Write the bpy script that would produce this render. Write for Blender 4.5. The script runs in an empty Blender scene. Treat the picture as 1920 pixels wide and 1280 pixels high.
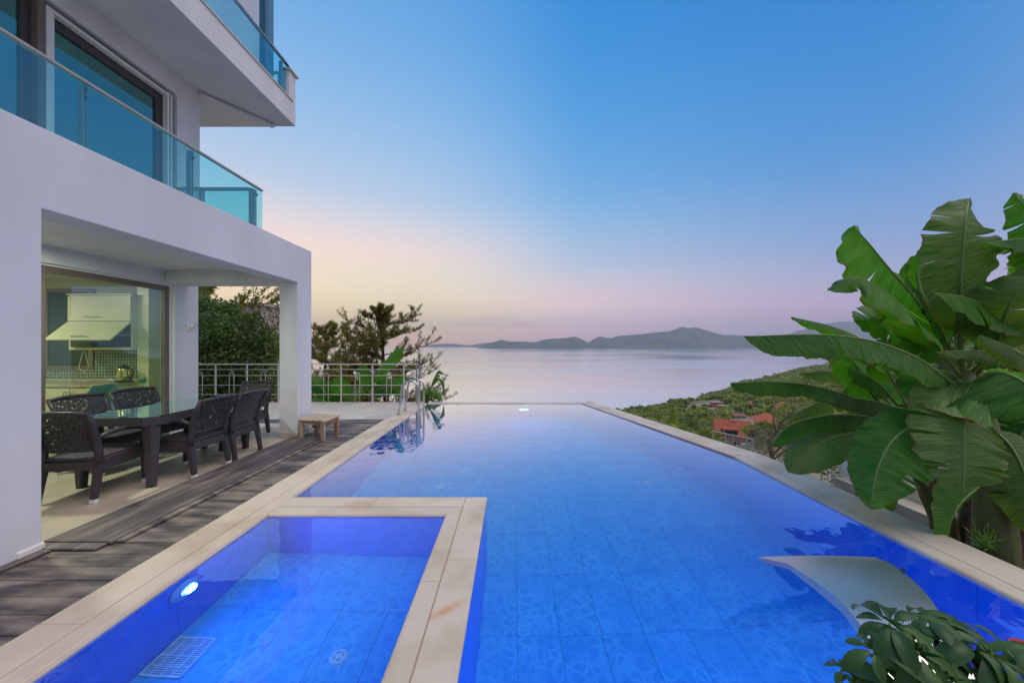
import bpy, math, random
import numpy as np
from mathutils import Vector, Matrix
R = math.radians
PI = math.pi
S = bpy.context.scene
C = S.collection
random.seed(7)
rng = np.random.default_rng(11)

# ---------------------------------------------------------------- camera
cam = bpy.data.cameras.new('camera')
cam.sensor_width = 36.0
cam.lens = 12.0
cam.shift_y = 0.0026
cam.clip_start = 0.05
cam.clip_end = 60000
camo = bpy.data.objects.new('camera', cam)
camo.location = (0, 0, 1.5)
camo.rotation_euler = (R(90), 0, 0)
C.objects.link(camo)
S.camera = camo
S.view_settings.view_transform = 'Standard'
S.view_settings.look = 'None'
S.view_settings.exposure = 0.0
S.view_settings.gamma = 1.0
S.view_settings.use_curve_mapping = False
S.render.engine = 'CYCLES'
S.cycles.use_denoising = True
S.cycles.max_bounces = 10
S.cycles.diffuse_bounces = 3
S.cycles.glossy_bounces = 4
S.cycles.transmission_bounces = 8
S.cycles.transparent_max_bounces = 16
S.cycles.volume_bounces = 0
S.cycles.sample_clamp_indirect = 4.0

# ---------------------------------------------------------------- sky (dusk, sun just down behind the house to the left)
SUN_AZ = R(-38)                       # from +Y, negative = left
sundir = (math.sin(SUN_AZ), math.cos(SUN_AZ))
W = bpy.data.worlds.new('World')
S.world = W
W.use_nodes = True
nt = W.node_tree
nt.nodes.clear()
def N(tree, typ, **kw):
    n = tree.nodes.new(typ)
    for k, v in kw.items():
        setattr(n, k, v)
    return n
L = nt.links
out = N(nt, 'ShaderNodeOutputWorld')
bg = N(nt, 'ShaderNodeBackground')
tc = N(nt, 'ShaderNodeTexCoord')
sep = N(nt, 'ShaderNodeSeparateXYZ')
L.new(tc.outputs['Generated'], sep.inputs[0])
def ramp_world(stops):
    r = N(nt, 'ShaderNodeValToRGB')
    r.color_ramp.interpolation = 'B_SPLINE'
    el = r.color_ramp.elements
    while len(el) < len(stops):
        el.new(0.5)
    for e, (p, c) in zip(el, stops):
        e.position = min(1.0, p)
        e.color = (*c, 1)
    L.new(sep.outputs['Z'], r.inputs[0])
    return r
def lin(*c):
    return tuple(((v / 255) / 12.92 if v / 255 <= 0.04045 else ((v / 255 + 0.055) / 1.055) ** 2.4) for v in c)
sn = lambda deg: math.sin(R(deg))
def hot(k, *c): return tuple(v * k for v in lin(*c))
near = ramp_world([(0, hot(1.5, 240, 170, 145)), (sn(2), hot(2.2, 255, 158, 112)), (sn(4.5), hot(2.1, 255, 170, 124)), (sn(8), hot(1.6, 255, 196, 164)), (sn(13), hot(1.15, 250, 222, 204)), (sn(22), lin(180, 210, 240)), (sn(41), lin(95, 172, 234)), (1, lin(10, 118, 208))])
mid = ramp_world([(0, hot(1.1, 205, 176, 194)), (sn(1.5), hot(1.4, 222, 176, 190)), (sn(4), hot(1.6, 240, 184, 190)), (sn(7), hot(1.25, 234, 202, 202)), (sn(13), lin(188, 210, 232)), (sn(24), lin(104, 178, 236)), (sn(45), lin(0, 140, 222)), (1, lin(0, 100, 198))])
far = ramp_world([(0, lin(150, 155, 200)), (sn(1.5), lin(160, 158, 204)), (sn(4), hot(1.15, 204, 164, 206)), (sn(7), hot(1.05, 172, 174, 214)), (sn(12), lin(136, 168, 220)), (sn(22), lin(64, 150, 220)), (sn(43), lin(0, 122, 208)), (1, lin(0, 94, 188))])
back = ramp_world([(0, lin(200, 182, 196)), (sn(3), lin(215, 192, 200)), (sn(8), lin(226, 202, 204)), (sn(14), lin(214, 204, 212)), (sn(25), lin(190, 200, 222)), (sn(45), lin(110, 160, 218)), (1, lin(6, 92, 193))])
# azimuth factor
comb = N(nt, 'ShaderNodeCombineXYZ')
L.new(sep.outputs['X'], comb.inputs[0]); L.new(sep.outputs['Y'], comb.inputs[1])
nrm = N(nt, 'ShaderNodeVectorMath', operation='NORMALIZE')
L.new(comb.outputs[0], nrm.inputs[0])
dot = N(nt, 'ShaderNodeVectorMath', operation='DOT_PRODUCT')
L.new(nrm.outputs[0], dot.inputs[0])
dot.inputs[1].default_value = (sundir[0], sundir[1], 0)
def sstep(a, b):
    m = N(nt, 'ShaderNodeMapRange', interpolation_type='SMOOTHSTEP')
    m.inputs['From Min'].default_value = a
    m.inputs['From Max'].default_value = b
    L.new(dot.outputs['Value'], m.inputs['Value'])
    return m
def mixw(f, a, b):
    m = N(nt, 'ShaderNodeMix', data_type='RGBA')
    L.new(f, m.inputs['Factor']); L.new(a, m.inputs[6]); L.new(b, m.inputs[7])
    return m.outputs[2]
c1 = mixw(sstep(-0.75, 0.05).outputs[0], back.outputs[0], far.outputs[0])
c2 = mixw(sstep(0.0, 0.85).outputs[0], c1, mid.outputs[0])
c3 = mixw(sstep(0.62, 1.0).outputs[0], c2, near.outputs[0])
# thin pink cloud streaks low over the islands
mp = N(nt, 'ShaderNodeMapping')
mp.inputs['Scale'].default_value = (2.2, 2.2, 70)
L.new(tc.outputs['Generated'], mp.inputs[0])
cn = N(nt, 'ShaderNodeTexNoise')
cn.inputs['Scale'].default_value = 1.6
cn.inputs['Detail'].default_value = 4
L.new(mp.outputs[0], cn.inputs['Vector'])
cr = N(nt, 'ShaderNodeMapRange', interpolation_type='SMOOTHSTEP')
cr.inputs['From Min'].default_value = 0.54; cr.inputs['From Max'].default_value = 0.72
L.new(cn.outputs['Fac'], cr.inputs['Value'])
band = N(nt, 'ShaderNodeValToRGB')
el = band.color_ramp.elements
el[0].position = 0.03; el[0].color = (0, 0, 0, 1)
el[1].position = 0.062; el[1].color = (1, 1, 1, 1)
e = el.new(0.10); e.color = (0, 0, 0, 1)
L.new(sep.outputs['Z'], band.inputs[0])
mm = N(nt, 'ShaderNodeMath', operation='MULTIPLY')
L.new(cr.outputs[0], mm.inputs[0]); L.new(band.outputs[0], mm.inputs[1])
mm2 = N(nt, 'ShaderNodeMath', operation='MULTIPLY')
L.new(mm.outputs[0], mm2.inputs[0]); mm2.inputs[1].default_value = 0.8
pk = N(nt, 'ShaderNodeRGB'); pk.outputs[0].default_value = (*lin(238, 170, 190), 1)
c4 = mixw(mm2.outputs[0], c3, pk.outputs[0])
bg.inputs['Strength'].default_value = 1.0
L.new(c4, bg.inputs['Color'])
# physical sky of a sun on the horizon, added faintly
sky = N(nt, 'ShaderNodeTexSky', sky_type='NISHITA', sun_disc=False)
sky.sun_elevation = R(1.5)
sky.sun_rotation = SUN_AZ
bg2 = N(nt, 'ShaderNodeBackground')
bg2.inputs['Strength'].default_value = 0.02
L.new(sky.outputs[0], bg2.inputs['Color'])
add = N(nt, 'ShaderNodeAddShader')
L.new(bg.outputs[0], add.inputs[0]); L.new(bg2.outputs[0], add.inputs[1])
L.new(add.outputs[0], out.inputs['Surface'])

sd = bpy.data.lights.new('fill_sun', 'SUN')
sd.energy = 2.05
sd.angle = R(48)
sd.color = (1.0, 0.84, 0.66)      # added broad fill from high right, lifts the foreground, no edge to any shadow
so = bpy.data.objects.new('fill_sun', sd)
C.objects.link(so)
dirv = Vector((-0.44, 0.12, -0.9))
so.rotation_euler = dirv.to_track_quat('-Z', 'Y').to_euler()

# ---------------------------------------------------------------- helpers
def P(px, py, d):
    """point seen at a photograph position, d metres ahead of the camera"""
    return Vector(((px - 960) / 640 * d, d, 1.5 + (645 - py) / 640 * d))

def setp(o, label=None, cat=None, group=None, kind=None):
    if label: o['label'] = label
    if cat: o['category'] = cat
    if group: o['group'] = group
    if kind: o['kind'] = kind
    return o
tag = setp
def empty(name, loc=(0, 0, 0), rz=0, **kw):
    o = bpy.data.objects.new(name, None)
    o.location = loc
    o.rotation_euler = (0, 0, rz)
    o.empty_display_size = 0.1
    C.objects.link(o)
    return setp(o, **kw)
def link_mesh(name, me, parent=None, loc=None, **kw):
    o = bpy.data.objects.new(name, me)
    C.objects.link(o)
    if parent: o.parent = parent
    if loc is not None: o.location = loc
    return setp(o, **kw)
def children(o):
    return [c for c in ALLCH.get(o.name, [])]
def copy_tree(o, parent=None):
    c = o.copy()
    C.objects.link(c)
    c.parent = parent
    for ch in [x for x in o.children]:
        copy_tree(ch, c)
    return c

class MB:
    def __init__(s):
        s.v = []; s.f = []; s.m = []; s.uv = None
    def add(s, vs, fs, mi=0):
        b = len(s.v)
        s.v += [tuple(v) for v in vs]
        s.f += [tuple(b + i for i in f) for f in fs]
        s.m += [mi] * len(fs)
        return s
    def box(s, x0, x1, y0, y1, z0, z1, mi=0):
        vs = [(x, y, z) for z in (z0, z1) for y in (y0, y1) for x in (x0, x1)]
        return s.add(vs, [(0, 2, 3, 1), (4, 5, 7, 6), (0, 1, 5, 4), (2, 6, 7, 3), (0, 4, 6, 2), (1, 3, 7, 5)], mi)
    def bar(s, p0, p1, w, h=None, up=(0, 0, 1), w1=None, h1=None, mi=0):
        h = w if h is None else h
        w1 = w if w1 is None else w1
        h1 = h if h1 is None else h1
        p0 = Vector(p0); p1 = Vector(p1)
        t = (p1 - p0).normalized()
        u = Vector(up)
        if abs(t.dot(u)) > 0.98: u = Vector((0, 1, 0))
        a = t.cross(u).normalized(); b = a.cross(t).normalized()
        vs = []
        for p, ww, hh in ((p0, w, h), (p1, w1, h1)):
            for sa, sb in ((-1, -1), (1, -1), (1, 1), (-1, 1)):
                vs.append(p + a * sa * ww / 2 + b * sb * hh / 2)
        return s.add(vs, [(3, 2, 1, 0), (4, 5, 6, 7), (0, 1, 5, 4), (1, 2, 6, 5), (2, 3, 7, 6), (3, 0, 4, 7)], mi)
    def tube(s, pts, r, n=8, closed=False, mi=0, cap=True):
        pts = [Vector(p) for p in pts]
        k = len(pts)
        rs = r if isinstance(r, (list, tuple)) else [r] * k
        prev = None
        rings = []
        for i, p in enumerate(pts):
            if closed: t = (pts[(i + 1) % k] - pts[i - 1])
            elif i == 0: t = pts[1] - p
            elif i == k - 1: t = p - pts[i - 1]
            else: t = pts[i + 1] - pts[i - 1]
            t.normalize()
            if prev is None:
                a = t.orthogonal().normalized()
            else:
                a = (prev - t * prev.dot(t)).normalized()
            prev = a
            b = t.cross(a)
            rings.append([p + (a * math.cos(2 * PI * j / n) + b * math.sin(2 * PI * j / n)) * rs[i] for j in range(n)])
        vs = [v for rg in rings for v in rg]
        fs = []
        for i in range(k if closed else k - 1):
            i2 = (i + 1) % k
            for j in range(n):
                fs.append((i * n + j, i * n + (j + 1) % n, i2 * n + (j + 1) % n, i2 * n + j))
        if cap and not closed:
            fs.append(tuple(range(n - 1, -1, -1)))
            fs.append(tuple((k - 1) * n + j for j in range(n)))
        return s.add(vs, fs, mi)
    def lathe(s, prof, n=24, c=(0, 0, 0), axis='z', mi=0):
        vs = []
        for (r, h) in prof:
            for j in range(n):
                a = 2 * PI * j / n
                x, y = r * math.cos(a), r * math.sin(a)
                if axis == 'z': v = (c[0] + x, c[1] + y, c[2] + h)
                elif axis == 'x': v = (c[0] + h, c[1] + x, c[2] + y)
                else: v = (c[0] + x, c[1] + h, c[2] + y)
                vs.append(v)
        fs = []
        for i in range(len(prof) - 1):
            for j in range(n):
                fs.append((i * n + j, i * n + (j + 1) % n, (i + 1) * n + (j + 1) % n, (i + 1) * n + j))
        fs.append(tuple(range(n - 1, -1, -1)))
        fs.append(tuple((len(prof) - 1) * n + j for j in range(n)))
        return s.add(vs, fs, mi)
    def prism(s, poly, z0, z1, mi=0, axis='z'):
        """extrude polygon; axis z: poly=(x,y); axis x: poly=(y,z) from x=z0 to z1; axis y: poly=(x,z)"""
        n = len(poly)
        vs = []
        for h in (z0, z1):
            for (a, b) in poly:
                vs.append((a, b, h) if axis == 'z' else ((h, a, b) if axis == 'x' else (a, h, b)))
        fs = [tuple(range(n - 1, -1, -1)), tuple(range(n, 2 * n))]
        for i in range(n):
            j = (i + 1) % n
            fs.append((i, j, n + j, n + i))
        return s.add(vs, fs, mi)
    def mesh(s, name, mats, smooth=False):
        me = bpy.data.meshes.new(name)
        me.from_pydata(s.v, [], s.f)
        if not isinstance(mats, (list, tuple)): mats = [mats]
        for m in mats: me.materials.append(m)
        if len(mats) > 1: me.polygons.foreach_set('material_index', s.m)
        if s.uv is not None:
            u = me.uv_layers.new(name='UVMap')
            idx = np.empty(len(me.loops), dtype=np.int32)
            me.loops.foreach_get('vertex_index', idx)
            u.data.foreach_set('uv', np.asarray(s.uv, dtype=np.float32)[idx].ravel())
        if smooth: me.polygons.foreach_set('use_smooth', [True] * len(me.polygons))
        me.update()
        # consistent outward normals
        import bmesh
        if not s.uv and len(s.f) < 20000:
            bm = bmesh.new(); bm.from_mesh(me)
            bmesh.ops.recalc_face_normals(bm, faces=bm.faces)
            bm.to_mesh(me); bm.free()
        return me
    def build(s, name, mats, parent=None, smooth=False, bevel=0, loc=None, seg=2, auto=None, **kw):
        me = s.mesh(name, mats, smooth)
        o = link_mesh(name, me, parent, loc, **kw)
        if bevel:
            b = o.modifiers.new('bevel', 'BEVEL')
            b.width = bevel; b.segments = seg; b.limit_method = 'ANGLE'; b.angle_limit = R(40)
            b.harden_normals = False
        return o

# ---------------------------------------------------------------- materials
def newmat(name):
    m = bpy.data.materials.new(name)
    m.use_nodes = True
    t = m.node_tree
    t.nodes.clear()
    o = t.nodes.new('ShaderNodeOutputMaterial')
    return m, t, o
def pmat(name, col, rough=0.6, metal=0.0, col2=None, nscale=4.0, ndetail=6, ncon=(0.35, 0.65), bump=0.0, bscale=40.0, bdist=0.01,
         spec=0.5, objvar=0.0, stretch=(1, 1, 1), emit=None, coat=0.0, wave=None, obj_coords=True, rough2=None):
    m, t, o = newmat(name)
    b = t.nodes.new('ShaderNodeBsdfPrincipled')
    b.inputs['Roughness'].default_value = rough
    b.inputs['Metallic'].default_value = metal
    b.inputs['Specular IOR Level'].default_value = spec
    b.inputs['Coat Weight'].default_value = coat
    tcn = t.nodes.new('ShaderNodeTexCoord')
    mpn = t.nodes.new('ShaderNodeMapping')
    mpn.inputs['Scale'].default_value = stretch
    geo = t.nodes.new('ShaderNodeNewGeometry')
    t.links.new(geo.outputs['Position'] if not obj_coords else tcn.outputs['Object'], mpn.inputs[0])
    src = None
    if col2 is not None:
        n = t.nodes.new('ShaderNodeTexNoise')
        n.inputs['Scale'].default_value = nscale
        n.inputs['Detail'].default_value = ndetail
        t.links.new(mpn.outputs[0], n.inputs['Vector'])
        mr = t.nodes.new('ShaderNodeMapRange')
        mr.inputs['From Min'].default_value = ncon[0]; mr.inputs['From Max'].default_value = ncon[1]
        t.links.new(n.outputs['Fac'], mr.inputs['Value'])
        mx = t.nodes.new('ShaderNodeMix'); mx.data_type = 'RGBA'
        mx.inputs[6].default_value = (*col, 1); mx.inputs[7].default_value = (*col2, 1)
        t.links.new(mr.outputs[0], mx.inputs['Factor'])
        src = mx.outputs[2]
        if rough2 is not None:
            rr = t.nodes.new('ShaderNodeMapRange')
            rr.inputs['To Min'].default_value = rough; rr.inputs['To Max'].default_value = rough2
            t.links.new(mr.outputs[0], rr.inputs['Value'])
            t.links.new(rr.outputs[0], b.inputs['Roughness'])
    if objvar:
        oi = t.nodes.new('ShaderNodeObjectInfo')
        mr = t.nodes.new('ShaderNodeMapRange')
        mr.inputs['To Min'].default_value = 1 - objvar; mr.inputs['To Max'].default_value = 1 + objvar
        t.links.new(oi.outputs['Random'], mr.inputs['Value'])
        vm = t.nodes.new('ShaderNodeVectorMath'); vm.operation = 'SCALE'
        if src is None: vm.inputs[0].default_value = col
        else: t.links.new(src, vm.inputs[0])
        t.links.new(mr.outputs[0], vm.inputs['Scale'])
        src = vm.outputs[0]
    if src is None: b.inputs['Base Color'].default_value = (*col, 1)
    else: t.links.new(src, b.inputs['Base Color'])
    if bump:
        if wave == 'weave':
            br = t.nodes.new('ShaderNodeTexBrick')
            br.inputs['Scale'].default_value = bscale
            br.inputs['Mortar Size'].default_value = 0.03
            br.inputs['Color1'].default_value = (1, 1, 1, 1); br.inputs['Color2'].default_value = (0.45, 0.45, 0.45, 1)
            br.inputs['Mortar'].default_value = (0, 0, 0, 1)
            # weave runs on the surface: mix two planes
            sp = t.nodes.new('ShaderNodeSeparateXYZ'); t.links.new(tcn.outputs['Object'], sp.inputs[0])
            ad = t.nodes.new('ShaderNodeMath'); t.links.new(sp.outputs[0], ad.inputs[0]); t.links.new(sp.outputs[1], ad.inputs[1])
            cb = t.nodes.new('ShaderNodeCombineXYZ'); t.links.new(ad.outputs[0], cb.inputs[0]); t.links.new(sp.outputs[2], cb.inputs[1])
            t.links.new(cb.outputs[0], br.inputs['Vector'])
            bsrc = br.outputs['Color']
            mx2 = t.nodes.new('ShaderNodeMix'); mx2.data_type = 'RGBA'; mx2.blend_type = 'MULTIPLY'
            mx2.inputs['Factor'].default_value = 0.55
            if src is None: mx2.inputs[6].default_value = (*col, 1)
            else: t.links.new(src, mx2.inputs[6])
            t.links.new(bsrc, mx2.inputs[7]); t.links.new(mx2.outputs[2], b.inputs['Base Color'])
        else:
            n2 = t.nodes.new('ShaderNodeTexNoise')
            n2.inputs['Scale'].default_value = bscale
            n2.inputs['Detail'].default_value = 5
            t.links.new(mpn.outputs[0], n2.inputs['Vector'])
            bsrc = n2.outputs['Fac']
        bn = t.nodes.new('ShaderNodeBump')
        bn.inputs['Strength'].default_value = bump
        bn.inputs['Distance'].default_value = bdist
        t.links.new(bsrc, bn.inputs['Height'])
        t.links.new(bn.outputs[0], b.inputs['Normal'])
    if emit:
        b.inputs['Emission Color'].default_value = (*emit[0], 1)
        b.inputs['Emission Strength'].default_value = emit[1]
    t.links.new(b.outputs[0], o.inputs[0])
    return m
def glassmat(name, tint, ior=1.5, gcol=(1, 1, 1), boost=1.0, add=0.0, rough=0.0):
    m, t, o = newmat(name)
    tr = t.nodes.new('ShaderNodeBsdfTransparent'); tr.inputs[0].default_value = (*tint, 1)
    gl = t.nodes.new('ShaderNodeBsdfGlossy'); gl.inputs['Color'].default_value = (*gcol, 1); gl.inputs['Roughness'].default_value = rough
    fr = t.nodes.new('ShaderNodeFresnel'); fr.inputs[0].default_value = ior
    ml = t.nodes.new('ShaderNodeMath'); ml.operation = 'MULTIPLY_ADD'; ml.use_clamp = True
    ml.inputs[1].default_value = boost; ml.inputs[2].default_value = add
    t.links.new(fr.outputs[0], ml.inputs[0])
    geo = t.nodes.new('ShaderNodeNewGeometry')      # mirror only on the outer face of the thin pane
    ff = t.nodes.new('ShaderNodeMath'); ff.operation = 'SUBTRACT'; ff.inputs[0].default_value = 1.0; t.links.new(geo.outputs['Backfacing'], ff.inputs[1])
    mf = t.nodes.new('ShaderNodeMath'); mf.operation = 'MULTIPLY'; t.links.new(ml.outputs[0], mf.inputs[0]); t.links.new(ff.outputs[0], mf.inputs[1])
    mx = t.nodes.new('ShaderNodeMixShader')
    t.links.new(mf.outputs[0], mx.inputs[0]); t.links.new(tr.outputs[0], mx.inputs[1]); t.links.new(gl.outputs[0], mx.inputs[2])
    t.links.new(mx.outputs[0], o.inputs[0])
    return m
def leafmat(name, c1, c2, rough=0.45, trans=0.35, tcol=None, nscale=1.5, objvar=0.15, spec=0.4):
    m, t, o = newmat(name)
    b = t.nodes.new('ShaderNodeBsdfPrincipled'); b.inputs['Roughness'].default_value = rough
    b.inputs['Specular IOR Level'].default_value = spec
    tl = t.nodes.new('ShaderNodeBsdfTranslucent')
    geo = t.nodes.new('ShaderNodeNewGeometry')
    n = t.nodes.new('ShaderNodeTexNoise'); n.inputs['Scale'].default_value = nscale; n.inputs['Detail'].default_value = 4
    t.links.new(geo.outputs['Position'], n.inputs['Vector'])
    mr = t.nodes.new('ShaderNodeMapRange'); mr.inputs['From Min'].default_value = 0.3; mr.inputs['From Max'].default_value = 0.7
    t.links.new(n.outputs['Fac'], mr.inputs['Value'])
    ri = t.nodes.new('ShaderNodeMath'); ri.operation = 'MULTIPLY_ADD'; ri.use_clamp = True
    ri.inputs[1].default_value = 0.6; 
    t.links.new(geo.outputs['Random Per Island'], ri.inputs[0])
    sb = t.nodes.new('ShaderNodeMath'); sb.operation = 'SUBTRACT'; t.links.new(mr.outputs[0], sb.inputs[0]); sb.inputs[1].default_value = 0.3
    t.links.new(sb.outputs[0], ri.inputs[2])
    mx = t.nodes.new('ShaderNodeMix'); mx.data_type = 'RGBA'
    mx.inputs[6].default_value = (*c1, 1); mx.inputs[7].default_value = (*c2, 1)
    t.links.new(ri.outputs[0], mx.inputs['Factor'])
    oi = t.nodes.new('ShaderNodeObjectInfo')
    m2 = t.nodes.new('ShaderNodeMapRange'); m2.inputs['To Min'].default_value = 1 - objvar; m2.inputs['To Max'].default_value = 1 + objvar
    t.links.new(oi.outputs['Random'], m2.inputs['Value'])
    vm = t.nodes.new('ShaderNodeVectorMath'); vm.operation = 'SCALE'
    t.links.new(mx.outputs[2], vm.inputs[0]); t.links.new(m2.outputs[0], vm.inputs['Scale'])
    t.links.new(vm.outputs[0], b.inputs['Base Color'])
    vt = t.nodes.new('ShaderNodeVectorMath'); vt.operation = 'MULTIPLY'
    vt.inputs[1].default_value = tcol or (1.6, 1.9, 0.5)
    t.links.new(vm.outputs[0], vt.inputs[0]); t.links.new(vt.outputs[0], tl.inputs[0])
    mxs = t.nodes.new('ShaderNodeMixShader'); mxs.inputs[0].default_value = trans
    t.links.new(b.outputs[0], mxs.inputs[1]); t.links.new(tl.outputs[0], mxs.inputs[2])
    t.links.new(mxs.outputs[0], o.inputs[0])
    return m

M = {}
M['plaster'] = pmat('white_plaster', (0.69, 0.69, 0.73), 0.85, col2=(0.61, 0.61, 0.65), nscale=2.2, ndetail=10, bump=0.5, bscale=14, bdist=0.006, stretch=(1, 1, 0.3))
M['plaster_warm'] = pmat('cream_plaster', (0.80, 0.76, 0.70), 0.85, col2=(0.75, 0.71, 0.65), nscale=1.3, bump=0.2, bscale=90, bdist=0.004)
M['stone'] = pmat('coping_stone', (0.67, 0.56, 0.43), 0.42, col2=(0.50, 0.37, 0.25), nscale=2.3, ncon=(0.44, 0.74), bump=0.15, bscale=25, bdist=0.003, objvar=0.06, obj_coords=False, rough2=0.55)
M['stone_pale'] = pmat('pale_stone', (0.64, 0.57, 0.48), 0.45, col2=(0.54, 0.48, 0.41), nscale=2.5, bump=0.1, bscale=25, bdist=0.002, objvar=0.05, obj_coords=False)
M['tile'] = pmat('travertine_tile', (0.50, 0.42, 0.33), 0.38, col2=(0.40, 0.34, 0.27), nscale=3.0, bump=0.12, bscale=30, bdist=0.002, objvar=0.05, obj_coords=False, stretch=(1, 0.35, 1))
M['grout'] = pmat('grout', (0.30, 0.27, 0.23), 0.9)
M['deck'] = pmat('weathered_deck_wood', (0.062, 0.051, 0.054), 0.62, col2=(0.31, 0.245, 0.19), nscale=2.7, ndetail=14, ncon=(0.40, 0.70), bump=0.5, bscale=30, bdist=0.004, objvar=0.16, obj_coords=False, stretch=(0.9, 3.2, 1))
M['deck_dark'] = pmat('dark_deck_wood', (0.085, 0.070, 0.072), 0.55, col2=(0.24, 0.19, 0.16), nscale=2.2, ndetail=8, ncon=(0.45, 0.75), bump=0.5, bscale=30, bdist=0.004, objvar=0.15, obj_coords=False, stretch=(4.2, 0.8, 1))
M['rattan'] = pmat('dark_rattan', (0.085, 0.072, 0.09), 0.45, bump=0.9, bscale=28, bdist=0.006, wave='weave', objvar=0.1)
M['rattan_plain'] = pmat('dark_rattan_strip', (0.075, 0.064, 0.08), 0.42, bump=0.9, bscale=38, bdist=0.005, wave='weave')
M['cap'] = pmat('foot_cap_plastic', (0.75, 0.74, 0.72), 0.5)
M['steel'] = pmat('stainless_steel', (0.62, 0.61, 0.6), 0.16, metal=1.0, bump=0.03, bscale=200, bdist=0.001)
M['blade'] = pmat('polished_steel_sheet', (0.62, 0.62, 0.62), 0.33, metal=1.0, bump=0.02, bscale=3, bdist=0.01)
M['rail'] = pmat('cream_painted_metal', (0.62, 0.58, 0.53), 0.4, bump=0.1, bscale=60, bdist=0.001)
M['alu'] = pmat('grey_aluminium', (0.34, 0.35, 0.37), 0.35, metal=0.6)
M['brass_rail'] = pmat('champagne_aluminium', (0.55, 0.46, 0.38), 0.35, metal=0.5)
M['frame_brown'] = pmat('brown_window_frame', (0.17, 0.13, 0.115), 0.4)
M['frame_dark'] = pmat('dark_window_frame', (0.06, 0.045, 0.05), 0.4)
M['frame_white'] = pmat('white_window_frame', (0.72, 0.71, 0.72), 0.35)
M['glass_teal'] = glassmat('teal_balcony_glass', (0.66, 0.93, 0.95), 1.5, (0.7, 1.0, 0.98), boost=1.2, add=0.14)
M['glass_win'] = glassmat('teal_window_glass', (0.55, 0.85, 0.82), 1.5, (0.55, 1.0, 0.95), boost=1.5, add=0.16)
M['glass_kit'] = glassmat('kitchen_glass', (0.88, 0.95, 0.84), 1.5, (0.6, 0.95, 1.0), boost=1.5, add=0.14)
M['glass_table'] = glassmat('table_glass', (0.45, 0.58, 0.54), 1.5, (0.85, 1.0, 0.95), boost=1.3, add=0.26)
M['benchwood'] = pmat('worn_pale_wood', (0.50, 0.40, 0.30), 0.6, col2=(0.36, 0.25, 0.17), nscale=5, stretch=(1, 6, 1), bump=0.3, bscale=60, bdist=0.002)
M['benchwood_red'] = pmat('reddish_wood', (0.34, 0.17, 0.10), 0.6, col2=(0.26, 0.13, 0.08), nscale=6)
M['cab'] = pmat('cream_cabinet', (0.66, 0.62, 0.48), 0.3)
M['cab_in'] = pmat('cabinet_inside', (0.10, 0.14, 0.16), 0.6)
M['counter'] = pmat('stone_counter', (0.52, 0.45, 0.36), 0.25, col2=(0.42, 0.36, 0.29), nscale=12)
M['kitchen_wall'] = pmat('kitchen_wall', (0.55, 0.54, 0.42), 0.8)
M['kettle'] = pmat('kettle_steel', (0.7, 0.6, 0.4), 0.2, metal=1.0)
M['black'] = pmat('black_plastic', (0.02, 0.02, 0.022), 0.35)
M['chair_blue'] = pmat('pale_blue_plastic', (0.16, 0.34, 0.38), 0.35)
M['soil'] = pmat('dark_soil', (0.035, 0.025, 0.018), 0.95, col2=(0.07, 0.045, 0.03), nscale=6, bump=1, bscale=20, bdist=0.05)
M['bark'] = pmat('bark', (0.10, 0.07, 0.05), 0.9, col2=(0.05, 0.035, 0.025), nscale=8, bump=0.8, bscale=30, bdist=0.02)
M['roof'] = pmat('orange_roof_tiles', (0.52, 0.13, 0.06), 0.8, col2=(0.42, 0.10, 0.05), nscale=3, bump=0.5, bscale=8, bdist=0.05)
M['house_peach'] = pmat('peach_render', (0.55, 0.33, 0.24), 0.85)
M['house_white'] = pmat('cream_render', (0.66, 0.58, 0.50), 0.85)
M['window_dark'] = pmat('dark_pane', (0.03, 0.04, 0.05), 0.15)
M['pool_far'] = pmat('far_pool_water', (0.05, 0.25, 0.40), 0.1)
M['concrete'] = pmat('concrete', (0.42, 0.37, 0.33), 0.9, col2=(0.34, 0.30, 0.27), nscale=1.0)
def stain_stone():
    m = M['stone'].copy(); m.name = 'coping_stone_stained'; M['stone_stain'] = m
    t = m.node_tree; b = [n for n in t.nodes if n.type == 'BSDF_PRINCIPLED'][0]
    src = b.inputs['Base Color'].links[0].from_socket
    geo = t.nodes.new('ShaderNodeNewGeometry'); mp = t.nodes.new('ShaderNodeMapping'); mp.vector_type = 'TEXTURE'
    mp.inputs['Location'].default_value = (-0.37, 1.93, 0); mp.inputs['Rotation'].default_value = (0, 0, R(38)); mp.inputs['Scale'].default_value = (0.17, 0.045, 1)
    t.links.new(geo.outputs['Position'], mp.inputs[0])
    nz = t.nodes.new('ShaderNodeTexNoise'); nz.inputs['Scale'].default_value = 14; t.links.new(geo.outputs['Position'], nz.inputs['Vector'])
    gr = t.nodes.new('ShaderNodeTexGradient'); gr.gradient_type = 'SPHERICAL'
    t.links.new(mp.outputs[0], gr.inputs[0])
    mu = t.nodes.new('ShaderNodeMath'); mu.operation = 'MULTIPLY'; t.links.new(gr.outputs['Fac'], mu.inputs[0]); t.links.new(nz.outputs['Fac'], mu.inputs[1])
    mr = t.nodes.new('ShaderNodeMapRange'); mr.inputs['From Max'].default_value = 0.42; mr.inputs['To Max'].default_value = 0.75; t.links.new(mu.outputs[0], mr.inputs['Value'])
    mx = t.nodes.new('ShaderNodeMix'); mx.data_type = 'RGBA'; mx.inputs[7].default_value = (0.62, 0.30, 0.12, 1)
    t.links.new(mr.outputs[0], mx.inputs['Factor']); t.links.new(src, mx.inputs[6]); t.links.new(mx.outputs[2], b.inputs['Base Color'])
stain_stone()
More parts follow.
